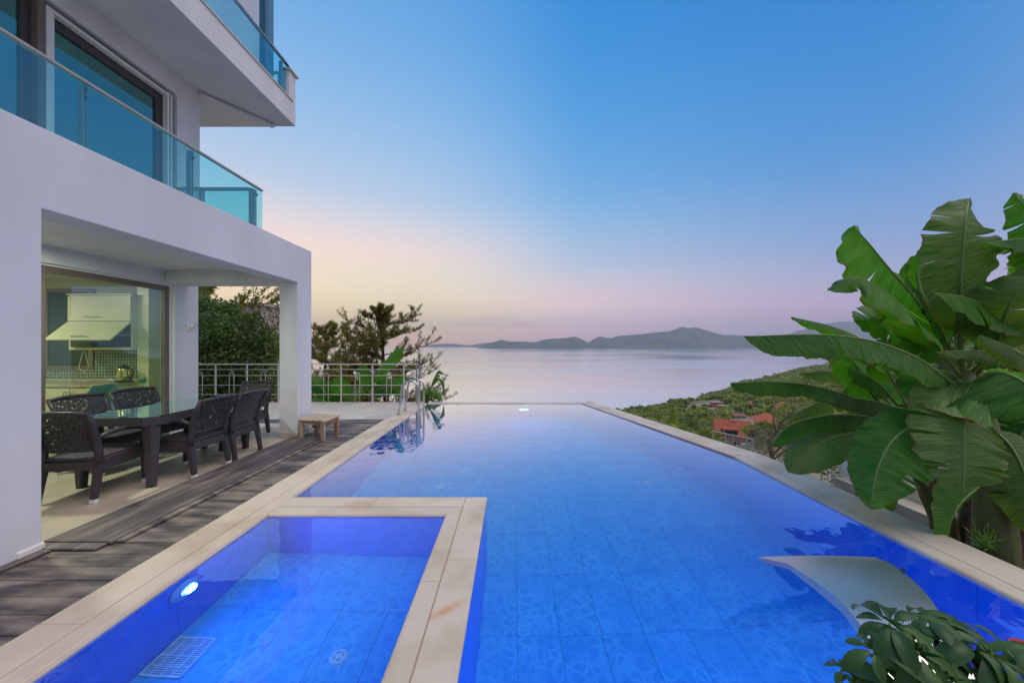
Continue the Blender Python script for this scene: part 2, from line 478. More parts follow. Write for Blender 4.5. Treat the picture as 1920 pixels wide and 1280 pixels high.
# ---- ground of the hillside
M['hill'] = pmat('dry_hillside', (0.36, 0.26, 0.16), 0.95, col2=(0.18, 0.16, 0.08), nscale=0.03, ndetail=10, ncon=(0.42, 0.6), bump=0.6, bscale=0.4, bdist=0.6, obj_coords=False)
M['island'] = pmat('island_scrub', (0.06, 0.075, 0.05), 0.95, col2=(0.16, 0.14, 0.11), nscale=0.006, ndetail=12, ncon=(0.45, 0.7), bump=1.0, bscale=0.02, bdist=30, obj_coords=False)
M['hedge'] = leafmat('laurel_leaves', (0.065, 0.115, 0.035), (0.18, 0.26, 0.07), 0.4, 0.3, spec=0.5)
M['hedge_dry'] = leafmat('dry_twig_leaves', (0.10, 0.12, 0.05), (0.22, 0.14, 0.07), 0.5, 0.3)
M['pine'] = leafmat('pine_needles', (0.13, 0.13, 0.04), (0.32, 0.24, 0.09), 0.6, 0.4)
M['wood_green'] = leafmat('hillside_leaves', (0.11, 0.155, 0.03), (0.36, 0.36, 0.085), 0.7, 0.2, nscale=0.05, objvar=0.4)
M['wood_olive'] = leafmat('olive_leaves', (0.14, 0.13, 0.08), (0.30, 0.26, 0.18), 0.6, 0.2, nscale=0.8)
M['yellow_pine'] = leafmat('fresh_pine_needles', (0.26, 0.31, 0.05), (0.42, 0.45, 0.10), 0.6, 0.25, nscale=0.3)
M['sheff'] = leafmat('umbrella_plant_leaves', (0.018, 0.065, 0.018), (0.07, 0.15, 0.035), 0.45, 0.25, nscale=9, spec=0.4)
M['weed'] = leafmat('fresh_weed_leaves', (0.12, 0.25, 0.05), (0.2, 0.35, 0.08), 0.5, 0.3)
M['stem'] = pmat('banana_stem', (0.13, 0.15, 0.045), 0.5, col2=(0.09, 0.045, 0.025), nscale=3.5, stretch=(3, 3, 0.5), ncon=(0.45, 0.65), bump=0.3, bscale=12, bdist=0.01)
M['midrib'] = pmat('banana_midrib', (0.17, 0.24, 0.055), 0.4)
M['dead_leaf'] = pmat('dead_leaf', (0.16, 0.09, 0.05), 0.85, col2=(0.09, 0.05, 0.03), nscale=9)

def banana_leaf_material(name, c1, c2, trans):
    m, t, o = newmat(name)
    uv = t.nodes.new('ShaderNodeUVMap')
    sp = t.nodes.new('ShaderNodeSeparateXYZ'); t.links.new(uv.outputs[0], sp.inputs[0])
    geo = t.nodes.new('ShaderNodeNewGeometry')
    # slanted side veins
    cb = t.nodes.new('ShaderNodeCombineXYZ')
    sk = t.nodes.new('ShaderNodeMath'); sk.operation = 'MULTIPLY_ADD'; sk.inputs[1].default_value = -0.05
    t.links.new(sp.outputs[1], sk.inputs[0]); t.links.new(sp.outputs[0], sk.inputs[2])
    t.links.new(sk.outputs[0], cb.inputs[0])
    v1 = t.nodes.new('ShaderNodeMath'); v1.operation = 'MULTIPLY'; v1.inputs[1].default_value = 0.012
    t.links.new(sp.outputs[1], v1.inputs[0]); t.links.new(v1.outputs[0], cb.inputs[1])
    vn = t.nodes.new('ShaderNodeTexNoise'); vn.inputs['Scale'].default_value = 150; vn.inputs['Detail'].default_value = 2
    t.links.new(cb.outputs[0], vn.inputs['Vector'])
    n = t.nodes.new('ShaderNodeTexNoise'); n.inputs['Scale'].default_value = 3.0; n.inputs['Detail'].default_value = 5
    t.links.new(geo.outputs['Position'], n.inputs['Vector'])
    mix = t.nodes.new('ShaderNodeMath'); mix.operation = 'MULTIPLY_ADD'; mix.inputs[1].default_value = 0.55
    t.links.new(vn.outputs['Fac'], mix.inputs[0])
    h = t.nodes.new('ShaderNodeMath'); h.operation = 'MULTIPLY'; h.inputs[1].default_value = 0.45
    t.links.new(n.outputs['Fac'], h.inputs[0]); t.links.new(h.outputs[0], mix.inputs[2])
    mr = t.nodes.new('ShaderNodeMapRange'); mr.inputs['From Min'].default_value = 0.36; mr.inputs['From Max'].default_value = 0.64
    t.links.new(mix.outputs[0], mr.inputs['Value'])
    mx = t.nodes.new('ShaderNodeMix'); mx.data_type = 'RGBA'
    mx.inputs[6].default_value = (*c1, 1); mx.inputs[7].default_value = (*c2, 1)
    t.links.new(mr.outputs[0], mx.inputs['Factor'])
    # brown dry margin: |v| near 1
    ab = t.nodes.new('ShaderNodeMath'); ab.operation = 'ABSOLUTE'; t.links.new(sp.outputs[1], ab.inputs[0])
    n3 = t.nodes.new('ShaderNodeTexNoise'); n3.inputs['Scale'].default_value = 9; t.links.new(geo.outputs['Position'], n3.inputs['Vector'])
    ad = t.nodes.new('ShaderNodeMath'); ad.operation = 'MULTIPLY_ADD'; ad.inputs[1].default_value = 0.10
    t.links.new(n3.outputs['Fac'], ad.inputs[0]); t.links.new(ab.outputs[0], ad.inputs[2])
    er = t.nodes.new('ShaderNodeMapRange'); er.inputs['From Min'].default_value = 1.0; er.inputs['From Max'].default_value = 1.04
    t.links.new(ad.outputs[0], er.inputs['Value'])
    mx2 = t.nodes.new('ShaderNodeMix'); mx2.data_type = 'RGBA'; mx2.inputs[7].default_value = (0.20, 0.12, 0.05, 1)
    t.links.new(er.outputs[0], mx2.inputs['Factor']); t.links.new(mx.outputs[2], mx2.inputs[6])
    oi = t.nodes.new('ShaderNodeObjectInfo')
    m2 = t.nodes.new('ShaderNodeMapRange'); m2.inputs['To Min'].default_value = 0.8; m2.inputs['To Max'].default_value = 1.2
    t.links.new(oi.outputs['Random'], m2.inputs['Value'])
    vm = t.nodes.new('ShaderNodeVectorMath'); vm.operation = 'SCALE'
    t.links.new(mx2.outputs[2], vm.inputs[0]); t.links.new(m2.outputs[0], vm.inputs['Scale'])
    b = t.nodes.new('ShaderNodeBsdfPrincipled'); b.inputs['Roughness'].default_value = 0.38; b.inputs['Specular IOR Level'].default_value = 0.35
    t.links.new(vm.outputs[0], b.inputs['Base Color'])
    bn = t.nodes.new('ShaderNodeBump'); bn.inputs['Strength'].default_value = 1.0; bn.inputs['Distance'].default_value = 0.012
    t.links.new(vn.outputs['Fac'], bn.inputs['Height']); t.links.new(bn.outputs[0], b.inputs['Normal'])
    tl = t.nodes.new('ShaderNodeBsdfTranslucent')
    vt = t.nodes.new('ShaderNodeVectorMath'); vt.operation = 'MULTIPLY'; vt.inputs[1].default_value = (1.5, 1.9, 0.35)
    t.links.new(vm.outputs[0], vt.inputs[0]); t.links.new(vt.outputs[0], tl.inputs[0])
    ms = t.nodes.new('ShaderNodeMixShader'); ms.inputs[0].default_value = trans
    t.links.new(b.outputs[0], ms.inputs[1]); t.links.new(tl.outputs[0], ms.inputs[2]); t.links.new(ms.outputs[0], o.inputs[0])
    return m
M['ban_a'] = banana_leaf_material('banana_leaf_green', (0.026, 0.125, 0.014), (0.125, 0.29, 0.040), 0.40)
M['ban_b'] = banana_leaf_material('banana_leaf_bright', (0.050, 0.180, 0.015), (0.130, 0.300, 0.035), 0.52)
M['ban_c'] = banana_leaf_material('banana_leaf_dull', (0.050, 0.140, 0.022), (0.205, 0.285, 0.080), 0.36)

def pool_tile_material(name, base, line, lines=True):
    """blue glass-mosaic sheet printed with a pale water-ripple network"""
    m, t, o = newmat(name)
    geo = t.nodes.new('ShaderNodeNewGeometry')
    nz = t.nodes.new('ShaderNodeTexNoise'); nz.inputs['Scale'].default_value = 5; nz.inputs['Detail'].default_value = 3
    t.links.new(geo.outputs['Position'], nz.inputs['Vector'])
    sc = t.nodes.new('ShaderNodeVectorMath'); sc.operation = 'SCALE'; sc.inputs['Scale'].default_value = 0.16
    t.links.new(nz.outputs['Color'], sc.inputs[0])
    ad = t.nodes.new('ShaderNodeVectorMath'); t.links.new(geo.outputs['Position'], ad.inputs[0]); t.links.new(sc.outputs[0], ad.inputs[1])
    vo = t.nodes.new('ShaderNodeTexVoronoi'); vo.feature = 'DISTANCE_TO_EDGE'; vo.inputs['Scale'].default_value = 12
    t.links.new(ad.outputs[0], vo.inputs['Vector'])
    mr = t.nodes.new('ShaderNodeMapRange'); mr.inputs['From Min'].default_value = 0.0; mr.inputs['From Max'].default_value = 0.22
    mr.inputs['To Min'].default_value = 1.0; mr.inputs['To Max'].default_value = 0
    t.links.new(vo.outputs['Distance'], mr.inputs['Value'])
    n2 = t.nodes.new('ShaderNodeTexNoise'); n2.inputs['Scale'].default_value = 4
    t.links.new(geo.outputs['Position'], n2.inputs['Vector'])
    mr2 = t.nodes.new('ShaderNodeMapRange'); mr2.inputs['From Min'].default_value = 0.25; mr2.inputs['From Max'].default_value = 0.6
    t.links.new(n2.outputs['Fac'], mr2.inputs['Value'])
    mu = t.nodes.new('ShaderNodeMath'); mu.operation = 'MULTIPLY'; t.links.new(mr.outputs[0], mu.inputs[0]); t.links.new(mr2.outputs[0], mu.inputs[1])
    mx = t.nodes.new('ShaderNodeMix'); mx.data_type = 'RGBA'
    mx.inputs[6].default_value = (*base, 1); mx.inputs[7].default_value = (*line, 1)
    t.links.new(mu.outputs[0], mx.inputs['Factor'])
    oi = t.nodes.new('ShaderNodeObjectInfo')
    m2 = t.nodes.new('ShaderNodeMapRange'); m2.inputs['To Min'].default_value = 0.965; m2.inputs['To Max'].default_value = 1.035
    t.links.new(oi.outputs['Random'], m2.inputs['Value'])
    vm = t.nodes.new('ShaderNodeVectorMath'); vm.operation = 'SCALE'
    t.links.new(mx.outputs[2], vm.inputs[0]); t.links.new(m2.outputs[0], vm.inputs['Scale'])
    b = t.nodes.new('ShaderNodeBsdfPrincipled'); b.inputs['Roughness'].default_value = 0.5
    t.links.new(vm.outputs[0], b.inputs['Base Color'])
    t.links.new(b.outputs[0], o.inputs[0])
    return m
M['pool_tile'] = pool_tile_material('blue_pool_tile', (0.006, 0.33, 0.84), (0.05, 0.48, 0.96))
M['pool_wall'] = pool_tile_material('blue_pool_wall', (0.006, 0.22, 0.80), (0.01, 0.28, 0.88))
M['pool_grout'] = pmat('dark_blue_grout', (0.010, 0.23, 0.62), 0.8)
M['pool_fit'] = pmat('white_pool_fitting', (0.27, 0.58, 0.86), 0.4)

def water_material(name, scale, strength, dist):
    m, t, o = newmat(name)
    g = t.nodes.new('ShaderNodeBsdfRefraction'); g.inputs['IOR'].default_value = 1.333; g.inputs['Roughness'].default_value = 0.0
    g.inputs['Color'].default_value = (0.90, 0.97, 1.0, 1)
    gl = t.nodes.new('ShaderNodeBsdfGlossy'); gl.inputs['Roughness'].default_value = 0.0; gl.inputs['Color'].default_value = (1, 1, 1, 1)
    geo = t.nodes.new('ShaderNodeNewGeometry')
    n = t.nodes.new('ShaderNodeTexNoise'); n.inputs['Scale'].default_value = scale; n.inputs['Detail'].default_value = 2
    t.links.new(geo.outputs['Position'], n.inputs['Vector'])
    bn = t.nodes.new('ShaderNodeBump'); bn.inputs['Strength'].default_value = strength; bn.inputs['Distance'].default_value = dist
    t.links.new(n.outputs['Fac'], bn.inputs['Height']); t.links.new(bn.outputs[0], g.inputs['Normal']); t.links.new(bn.outputs[0], gl.inputs['Normal'])
    fr = t.nodes.new('ShaderNodeFresnel'); fr.inputs['IOR'].default_value = 1.333
    t.links.new(bn.outputs[0], fr.inputs['Normal'])
    ml = t.nodes.new('ShaderNodeMath'); ml.operation = 'MULTIPLY'; ml.use_clamp = True; ml.inputs[1].default_value = 2.6
    t.links.new(fr.outputs[0], ml.inputs[0])
    mx = t.nodes.new('ShaderNodeMixShader'); t.links.new(ml.outputs[0], mx.inputs[0]); t.links.new(g.outputs[0], mx.inputs[1]); t.links.new(gl.outputs[0], mx.inputs[2])
    t.links.new(mx.outputs[0], o.inputs[0])
    return m
M['pool_water'] = water_material('pool_water', 4.5, 0.35, 0.008)

def sea_material():
    m, t, o = newmat('sea_water')
    b = t.nodes.new('ShaderNodeBsdfDiffuse'); b.inputs['Color'].default_value = (0.27, 0.245, 0.215, 1)
    gl = t.nodes.new('ShaderNodeBsdfGlossy'); gl.inputs['Color'].default_value = (1, 1, 1, 1)
    fr = t.nodes.new('ShaderNodeFresnel'); fr.inputs['IOR'].default_value = 1.333
    ml = t.nodes.new('ShaderNodeMath'); ml.operation = 'MULTIPLY'; ml.use_clamp = True; ml.inputs[1].default_value = 1.5
    t.links.new(fr.outputs[0], ml.inputs[0])
    geo = t.nodes.new('ShaderNodeNewGeometry')
    mp = t.nodes.new('ShaderNodeMapping'); mp.inputs['Scale'].default_value = (0.5, 1.0, 1)
    t.links.new(geo.outputs['Position'], mp.inputs[0])
    n = t.nodes.new('ShaderNodeTexNoise'); n.inputs['Scale'].default_value = 0.12; n.inputs['Detail'].default_value = 6; n.inputs['Roughness'].default_value = 0.6
    t.links.new(mp.outputs[0], n.inputs['Vector'])
    bn = t.nodes.new('ShaderNodeBump'); bn.inputs['Strength'].default_value = 0.35; bn.inputs['Distance'].default_value = 1.0
    t.links.new(n.outputs['Fac'], bn.inputs['Height']); t.links.new(bn.outputs[0], gl.inputs['Normal']); t.links.new(bn.outputs[0], fr.inputs['Normal'])
    mp2 = t.nodes.new('ShaderNodeMapping'); mp2.inputs['Scale'].default_value = (0.3, 1.6, 1)
    t.links.new(geo.outputs['Position'], mp2.inputs[0])
    n2 = t.nodes.new('ShaderNodeTexNoise'); n2.inputs['Scale'].default_value = 0.0035; n2.inputs['Detail'].default_value = 5
    t.links.new(mp2.outputs[0], n2.inputs['Vector'])
    mr = t.nodes.new('ShaderNodeMapRange'); mr.inputs['From Min'].default_value = 0.35; mr.inputs['From Max'].default_value = 0.65
    mr.inputs['To Min'].default_value = 0.08; mr.inputs['To Max'].default_value = 0.22
    t.links.new(n2.outputs['Fac'], mr.inputs['Value']); t.links.new(mr.outputs[0], gl.inputs['Roughness'])
    mx = t.nodes.new('ShaderNodeMixShader'); t.links.new(ml.outputs[0], mx.inputs[0]); t.links.new(b.outputs[0], mx.inputs[1]); t.links.new(gl.outputs[0], mx.inputs[2])
    t.links.new(mx.outputs[0], o.inputs[0])
    return m
M['sea'] = sea_material()

# ================================================================ LARGE STRUCTURE
# ---- numpy noise
def vnoise(x, y, seed=0):
    """smooth value noise"""
    xi = np.floor(x).astype(np.int64); yi = np.floor(y).astype(np.int64)
    fx = x - xi; fy = y - yi
    fx = fx * fx * (3 - 2 * fx); fy = fy * fy * (3 - 2 * fy)
    def h(a, b):
        n = (a * 374761393 + b * 668265263 + seed * 1442695041) & 0xffffffff
        n = ((n ^ (n >> 13)) * 1274126177) & 0xffffffff
        return ((n ^ (n >> 16)) & 0xffff) / 65535.0
    return (h(xi, yi) * (1 - fx) + h(xi + 1, yi) * fx) * (1 - fy) + (h(xi, yi + 1) * (1 - fx) + h(xi + 1, yi + 1) * fx) * fy
def fbm(x, y, o=5, seed=0):
    s = 0; a = 0.5
    for i in range(o):
        s = s + a * (vnoise(x, y, seed + i) - 0.5); x = x * 2.03; y = y * 2.03; a *= 0.5
    return s
def grid_mesh(name, X, Y, Z, mat, **kw):
    ny, nx = X.shape
    vs = np.stack([X, Y, Z], -1).reshape(-1, 3)
    i = np.arange((ny - 1) * (nx - 1)); r = i // (nx - 1); c = i % (nx - 1)
    a = r * nx + c
    fs = np.stack([a, a + 1, a + nx + 1, a + nx], -1)
    me = bpy.data.meshes.new(name)
    me.vertices.add(len(vs)); me.vertices.foreach_set('co', vs.ravel())
    me.loops.add(fs.size); me.loops.foreach_set('vertex_index', fs.ravel().astype(np.int32))
    me.polygons.add(len(fs)); me.polygons.foreach_set('loop_start', np.arange(0, fs.size, 4, dtype=np.int32))
    me.polygons.foreach_set('use_smooth', np.ones(len(fs), dtype=bool))
    me.update(calc_edges=True); me.validate()
    me.materials.append(mat)
    return link_mesh(name, me, **kw)

SEA_Z = -98.5
mb = MB()
n = 64
mb.add([(13500 * math.cos(2 * PI * i / n), 13500 * math.sin(2 * PI * i / n), SEA_Z) for i in range(n)], [tuple(range(n))])
mb.build('sea', M['sea'], kind='structure', label='calm pale evening sea reaching the horizon')

# ---- hillside falling to the coast
CN = (0.496, -0.868)
COAST = np.array([(-3000, -1200), (-300, 230), (0, 400), (172, 504), (318, 582), (367, 640), (469, 736), (761, 970), (1005, 1230), (1333, 1422), (1900, 1600), (4000, 1700)], float)
def coast_y(x):
    return np.interp(x, COAST[:, 0], COAST[:, 1])
PROF_S = [-400, -60, 0, 102, 238, 267, 294, 320, 336, 347, 400, 500, 800, 2000]
PROF_Z = [-110, -103, -97, -75, -48, -39, -27, -15, -9.5, -6, -2, 6, 40, 160]
def ground_z(x, y):
    x = np.asarray(x, float); y = np.asarray(y, float)
    s_line = (x * CN[0] + (y - 400) * CN[1])
    s_c = (coast_y(x) - y) * 0.85
    w = np.clip((np.hypot(x, y) - 250) / 350, 0, 1)
    s = s_line * (1 - w) + s_c * w
    z = np.interp(s, PROF_S, PROF_Z)
    amp = np.clip((np.hypot(x, y) - 60) / 300, 0, 1)
    z = z + amp * (fbm(x / 90, y / 90, 5, 3) * 22) * np.clip((s + 60) / 120, 0.05, 1)
    return z
u = np.linspace(-1, 1, 260); xs = np.sinh(u * 6.2) / math.sinh(6.2) * 4200
v = np.linspace(0, 1, 260); ys = -60 + (np.sinh(v * 5.0) / math.sinh(5.0)) * 2200
X, Y = np.meshgrid(xs, ys)
Z = ground_z(X, Y)
Z = np.where((X > -14) & (X < 6) & (Y > -12) & (Y < 10), np.minimum(Z, -3.5), Z)
grid_mesh('hillside', X, Y, Z, M['hill'], kind='structure', label='scrubby hillside falling to the shore')

# ---- islands and far mountains
def ridge(name, D, prof, depth, base_py, seed, label, rough=0.25):
    """prof: list of (px, py) of the skyline"""
    prof = sorted(prof)
    px = np.array([p[0] for p in prof], float); hh = np.array([1.5 + (645 - p[1]) / 640 * D for p in prof])
    nx, ny = 220, 40
    pxs = np.linspace(px[0], px[-1], nx)
    xs = (pxs - 960) / 640 * D
    top = np.interp(pxs, px, hh) - SEA_Z
    vv = np.linspace(-1, 1, ny)
    X, V = np.meshgrid(xs, vv)
    T = np.tile(top, (ny, 1))
    Y = D + V * depth + fbm(X / (D * 0.04), V * 2, 3, seed + 9) * depth * 0.5
    prof_v = np.clip(1 - np.abs(V) ** 1.3, 0, 1)
    nz = fbm(X / (D * 0.02), Y / (D * 0.02), 6, seed)
    Z = SEA_Z - 8 + T * prof_v * (1 + rough * nz * 2 * np.clip(1 - prof_v, 0, 1)) + nz * T * 0.12
    Z = np.maximum(Z, SEA_Z - 30)
    edge = np.clip(np.minimum((pxs - px[0]), (px[-1] - pxs)) / 6.0, 0, 1)
    Z = SEA_Z - 30 + (Z - (SEA_Z - 30)) * np.tile(edge, (ny, 1))
    return grid_mesh(name, X, Y, Z, M['island'], kind='structure', label=label)
ridge('island', 8600, [(892, 652), (905, 649), (925, 641), (941, 636), (960, 640), (985, 639), (1005, 641), (1022, 635), (1045, 634), (1062, 632), (1078, 630), (1092, 635), (1106, 643), (1116, 652)], 420, 652, 5, 'low hazy double-humped island in the bay')
ridge('headland', 9300, [(1095, 650), (1112, 636), (1126, 629), (1145, 634), (1163, 628), (1185, 627), (1215, 624), (1240, 621), (1255, 621), (1268, 615), (1285, 612), (1305, 614), (1330, 621), (1352, 626), (1380, 628), (1420, 629), (1480, 636), (1560, 643), (1640, 640), (1760, 636), (1990, 630)], 600, 653, 8, 'long hazy headland with a rounded peak')
ridge('far_coast', 12600, [(770, 651), (795, 647), (825, 644), (850, 644), (880, 647), (905, 643), (917, 641), (935, 646), (960, 649), (985, 644), (1000, 646), (1030, 651)], 400, 651, 12, 'faint far coast on the left horizon', 0.1)
ridge('far_mountain', 10600, [(1440, 645), (1480, 625), (1520, 612), (1560, 603), (1585, 600), (1610, 603), (1660, 615), (1720, 600), (1800, 610), (1900, 600), (2000, 620)], 400, 651, 15, 'blue far mountain behind the headland', 0.1)

# ================================================================ POOL
WZ = -0.026
FZ = -1.33
FZS = -0.74
KX, KY = 2.97, 4.62
main_poly = [(-0.25, 0.55), (KX, 0.55), (KX, KY), (1.777, 8.70), (-2.155, 8.70), (-2.155, 3.345), (-0.25, 3.345)]
small_poly = [(-2.155, 0.55), (-0.58, 0.55), (-0.58, 3.03), (-2.155, 3.03)]
pool = empty('swimming_pool', kind='structure', label='blue tiled infinity pool with an inset children pool')
def inside(poly, x, y):
    c = False
    for i in range(len(poly)):
        x1, y1 = poly[i]; x2, y2 = poly[i - 1]
        if (y1 > y) != (y2 > y) and x < (x2 - x1) * (y - y1) / (y2 - y1) + x1: c = not c
    return c
# floor slabs
bed = MB()
bed.prism([(x, y) for x, y in [(-2.35, 0.4), (KX + 0.15, 0.4), (KX + 0.15, 4.7), (1.95, 8.85), (-2.35, 8.85)]], FZ - 0.2, FZ - 0.02)
bed.build('pool_bed', M['pool_grout'], pool)
bs = MB(); bs.box(-2.35, -0.42, 0.4, 3.2, FZS - 0.15, FZS - 0.02)
bs.build('small_pool_bed', M['pool_grout'], pool)
TW, TL = 0.3315, 0.6
def tile_mesh(w, l, h, mat, name):
    m_ = MB(); g = 0.0012; c = 0.001
    x0, x1, y0, y1 = g, w - g, g, l - g
    vs = [(x0, y0, -h), (x1, y0, -h), (x1, y1, -h), (x0, y1, -h), (x0, y0, -c), (x1, y0, -c), (x1, y1, -c), (x0, y1, -c),
          (x0 + c, y0 + c, 0), (x1 - c, y0 + c, 0), (x1 - c, y1 - c, 0), (x0 + c, y1 - c, 0)]
    fs = [(3, 2, 1, 0), (8, 9, 10, 11)]
    for i in range(4):
        j = (i + 1) % 4
        fs += [(i, j, 4 + j, 4 + i), (4 + i, 4 + j, 8 + j, 8 + i)]
    m_.add(vs, fs)
    return m_.mesh(name, mat)
tm = tile_mesh(TW, TL, 0.02, M['pool_tile'], 'pool_floor_tile')
x = -2.2
cnt = 0
ix = 0
xg = 0.045 - 7 * TW
for i in range(17):
    for j in range(15):
        tx, ty = xg + i * TW, 0.29 + j * TL
        if any(inside(main_poly, tx + a * TW, ty + b * TL) for a in (0.02, 0.98) for b in (0.02, 0.5, 0.98)):
            link_mesh('floor_tile', tm, pool, (tx, ty, FZ + random.uniform(-0.001, 0.001)))
for i in range(6):
    for j in range(5):
        tx, ty = -2.22 + i * TW, 0.05 + j * TL
        if any(inside(small_poly, tx + a * TW, ty + b * TL) for a in (0.02, 0.98) for b in (0.02, 0.5, 0.98)):
            link_mesh('floor_tile', tm, pool, (tx, ty, FZS + random.uniform(-0.001, 0.001)))
# walls made of upright sheets
def wall_panels(p0, p1, z0, z1, w=0.9, th=0.05):
    p0 = Vector((*p0, 0)); p1 = Vector((*p1, 0))
    Ls = (p1 - p0).length; t = (p1 - p0).normalized(); nn = Vector((t.y, -t.x, 0))   # outward = right of travel
    k = max(1, round(Ls / w)); step = Ls / k
    for i in range(k):
        a = p0 + t * (i * step + 0.0015); b = p0 + t * ((i + 1) * step - 0.0015)
        m_ = MB()
        q = [a, b, b + nn * th, a + nn * th]
        m_.prism([(v.x, v.y) for v in q], z0, z1)
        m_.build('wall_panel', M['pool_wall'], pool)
TOPZ = -0.035
def walls(poly, z0, skip=()):
    for i in range(len(poly)):
        if i in skip: continue
        wall_panels(poly[i], poly[(i + 1) % len(poly)], z0, TOPZ)
# outward is to the right of travel for counter-clockwise polygons
walls(main_poly, FZ - 0.02)
walls(small_poly, FZS - 0.02)
core = MB()
core.box(-0.52, -0.31, 0.4, 3.285, FZ, TOPZ - 0.001)
core.box(-2.155, -0.52, 3.085, 3.285, FZ, TOPZ - 0.001)
core.build('dividing_wall', M['pool_grout'], pool)
shell = MB()
for a, b in (((-2.215, 0.4), (-2.215, 8.76)), ((-2.215, 8.765), (1.80, 8.765)), ((1.85, 8.76), (3.04, 4.66)), ((3.04, 4.62), (3.04, 0.4)), ((3.04, 0.48), (-2.2, 0.48))):
    shell.bar((a[0], a[1], -0.75), (b[0], b[1], -0.75), 0.05 if False else 0.02, 1.3)
shell.build('pool_shell', M['concrete'], pool)
# outer concrete mass under coping and deck, visible from the sides
mass = MB()
mass.prism([(2.22, 8.78), (2.04, 8.95), (-2.3, 8.95), (-2.3, 8.80), (1.93, 8.80), (3.13, 4.70), (3.13, 0.0), (3.38, 0.0), (3.38, 4.66)][::-1], -3.0, -0.06)
mass.build('pool_retaining_wall', M['concrete'], pool)

# coping : wide slabs and a rounded nosing strip at the water
def quad_slab(name, pts, z0, z1, mat, bev=0.003, parent=pool):
    m_ = MB(); m_.prism(pts, z0, z1)
    return m_.build(name, mat, parent, bevel=bev)
def nosing(p0, p1, win, parent=pool):
    """p0->p1 along the water edge, win = unit vector away from the water; rounded front edge; profile 0.13 wide"""
    p0 = Vector((*p0, 0)); p1 = Vector((*p1, 0)); w = Vector((*win, 0))
    prof = [(0.13, -0.045), (0.13, -0.001), (0.022, -0.001), (0.012, -0.003), (0.005, -0.009), (0.001, -0.018), (0.0, -0.028), (0.004, -0.04), (0.012, -0.045)]
    m_ = MB()
    vs = []
    for p in (p0, p1):
        for a, z in prof: vs.append(p + w * a + Vector((0, 0, z)))
    n_ = len(prof)
    fs = [tuple(range(n_)), tuple(range(2 * n_ - 1, n_ - 1, -1))] + [(i, i + n_, (i + 1) % n_ + n_, (i + 1) % n_) for i in range(n_)]
    m_.add(vs, fs)
    return m_.build('coping_nosing', M['stone'], parent)
def runs(a, b, step):
    k = max(1, round((b - a) / step)); s = (b - a) / k
    return [(a + i * s + 0.0012, a + (i + 1) * s - 0.0012) for i in range(k)]
for (a, b) in runs(-0.2, 8.95, 1.04):
    quad_slab('coping_stone', [(-2.54, a), (-2.304, a), (-2.304, b), (-2.54, b)], -0.045, 0.0, M['stone'])
for (a, b) in runs(0.45, 8.70, 1.04):
    nosing((-2.165, a), (-2.165, b), (-1, 0))
for (a, b) in runs(-0.2, 4.56, 0.98):
    quad_slab('coping_stone', [(3.119, a), (3.41, a), (3.41, b), (3.119, b)], -0.045, 0.0, M['stone'])
for (a, b) in runs(0.45, 4.60, 0.98):
    nosing((2.98, a), (2.98, b), (1, 0))
GR = MB()
GR.box(-2.54, -2.17, -0.2, 8.6, -0.044, -0.007); GR.box(-0.58, -0.26, 0.4, 3.3, -0.044, -0.007); GR.box(-2.17, -0.58, 3.03, 3.3, -0.044, -0.0072); GR.box(2.99, 3.4, -0.2, 4.5, -0.044, -0.007)
GR.prism([(2.995, 4.501), (3.39, 4.501), (2.03, 9.03), (1.81, 8.69)], -0.044, -0.007)
GR.build('joint_filling', pmat('reddish_joint', (0.48, 0.34, 0.25), 0.9), pool)
# slanted side
def lerp2(p, q, t): return (p[0] + (q[0] - p[0]) * t, p[1] + (q[1] - p[1]) * t)
o0, o1 = (3.41, 4.565), (2.04, 9.06)
i0, i1 = (3.112, 4.565), (1.915, 8.86)
for k in range(4):
    a, b = k / 4 + 0.0006, (k + 1) / 4 - 0.0006
    quad_slab('coping_stone', [lerp2(i0, i1, a), lerp2(o0, o1, a), lerp2(o0, o1, b), lerp2(i0, i1, b)], -0.045, 0.0, M['stone'])
sv = Vector((1.787 - 2.98, 8.70 - 4.61)); sv.normalize(); sw = (sv.y, -sv.x)
for k in range(4):
    a, b = k / 4 + 0.0006, (k + 1) / 4 - 0.0006
    nosing(lerp2((2.98, 4.61), (1.787, 8.70), a), lerp2((2.98, 4.61), (1.787, 8.70), b), sw)
# far overflow edge, slightly uneven
for i, (a, b) in enumerate(runs(-2.15, 1.9, 0.8)):
    dz = [0.0, -0.003, 0.002, -0.002, 0.001, 0.0][i % 6]
    quad_slab('coping_stone', [(a, 8.70), (b, 8.70), (b, 8.93), (a, 8.93)], -0.045, -0.012 + dz, M['stone_pale'], 0.008)
# near edge, behind the frame
for (a, b) in runs(-2.5, 3.4, 1.0):
    quad_slab('coping_stone', [(a, 0.1), (b, 0.1), (b, 0.54), (a, 0.54)], -0.045, 0.0, M['stone'])
# divider between the two pools
for (a, b) in runs(0.45, 3.340, 1.02):
    quad_slab('coping_stone', [(-0.451, a), (-0.245, a), (-0.245, b if b < 3.3 else 3.35), (-0.451, b if b < 3.3 else 3.35)], -0.045, 0.001, M['stone_stain'])
for (a, b) in runs(0.45, 3.02, 1.02):
    nosing((-0.59, a), (-0.59, b), (1, 0)).scale = (1, 1, 1)
for (a, b) in runs(-2.16, -0.454, 0.85):
    quad_slab('coping_stone', [(a, 3.159), (b, 3.159), (b, 3.35), (a, 3.35)], -0.045, 0.001, M['stone'])
for (a, b) in runs(-2.16, -0.46, 0.85):
    nosing((a, 3.02), (b, 3.02), (0, 1))
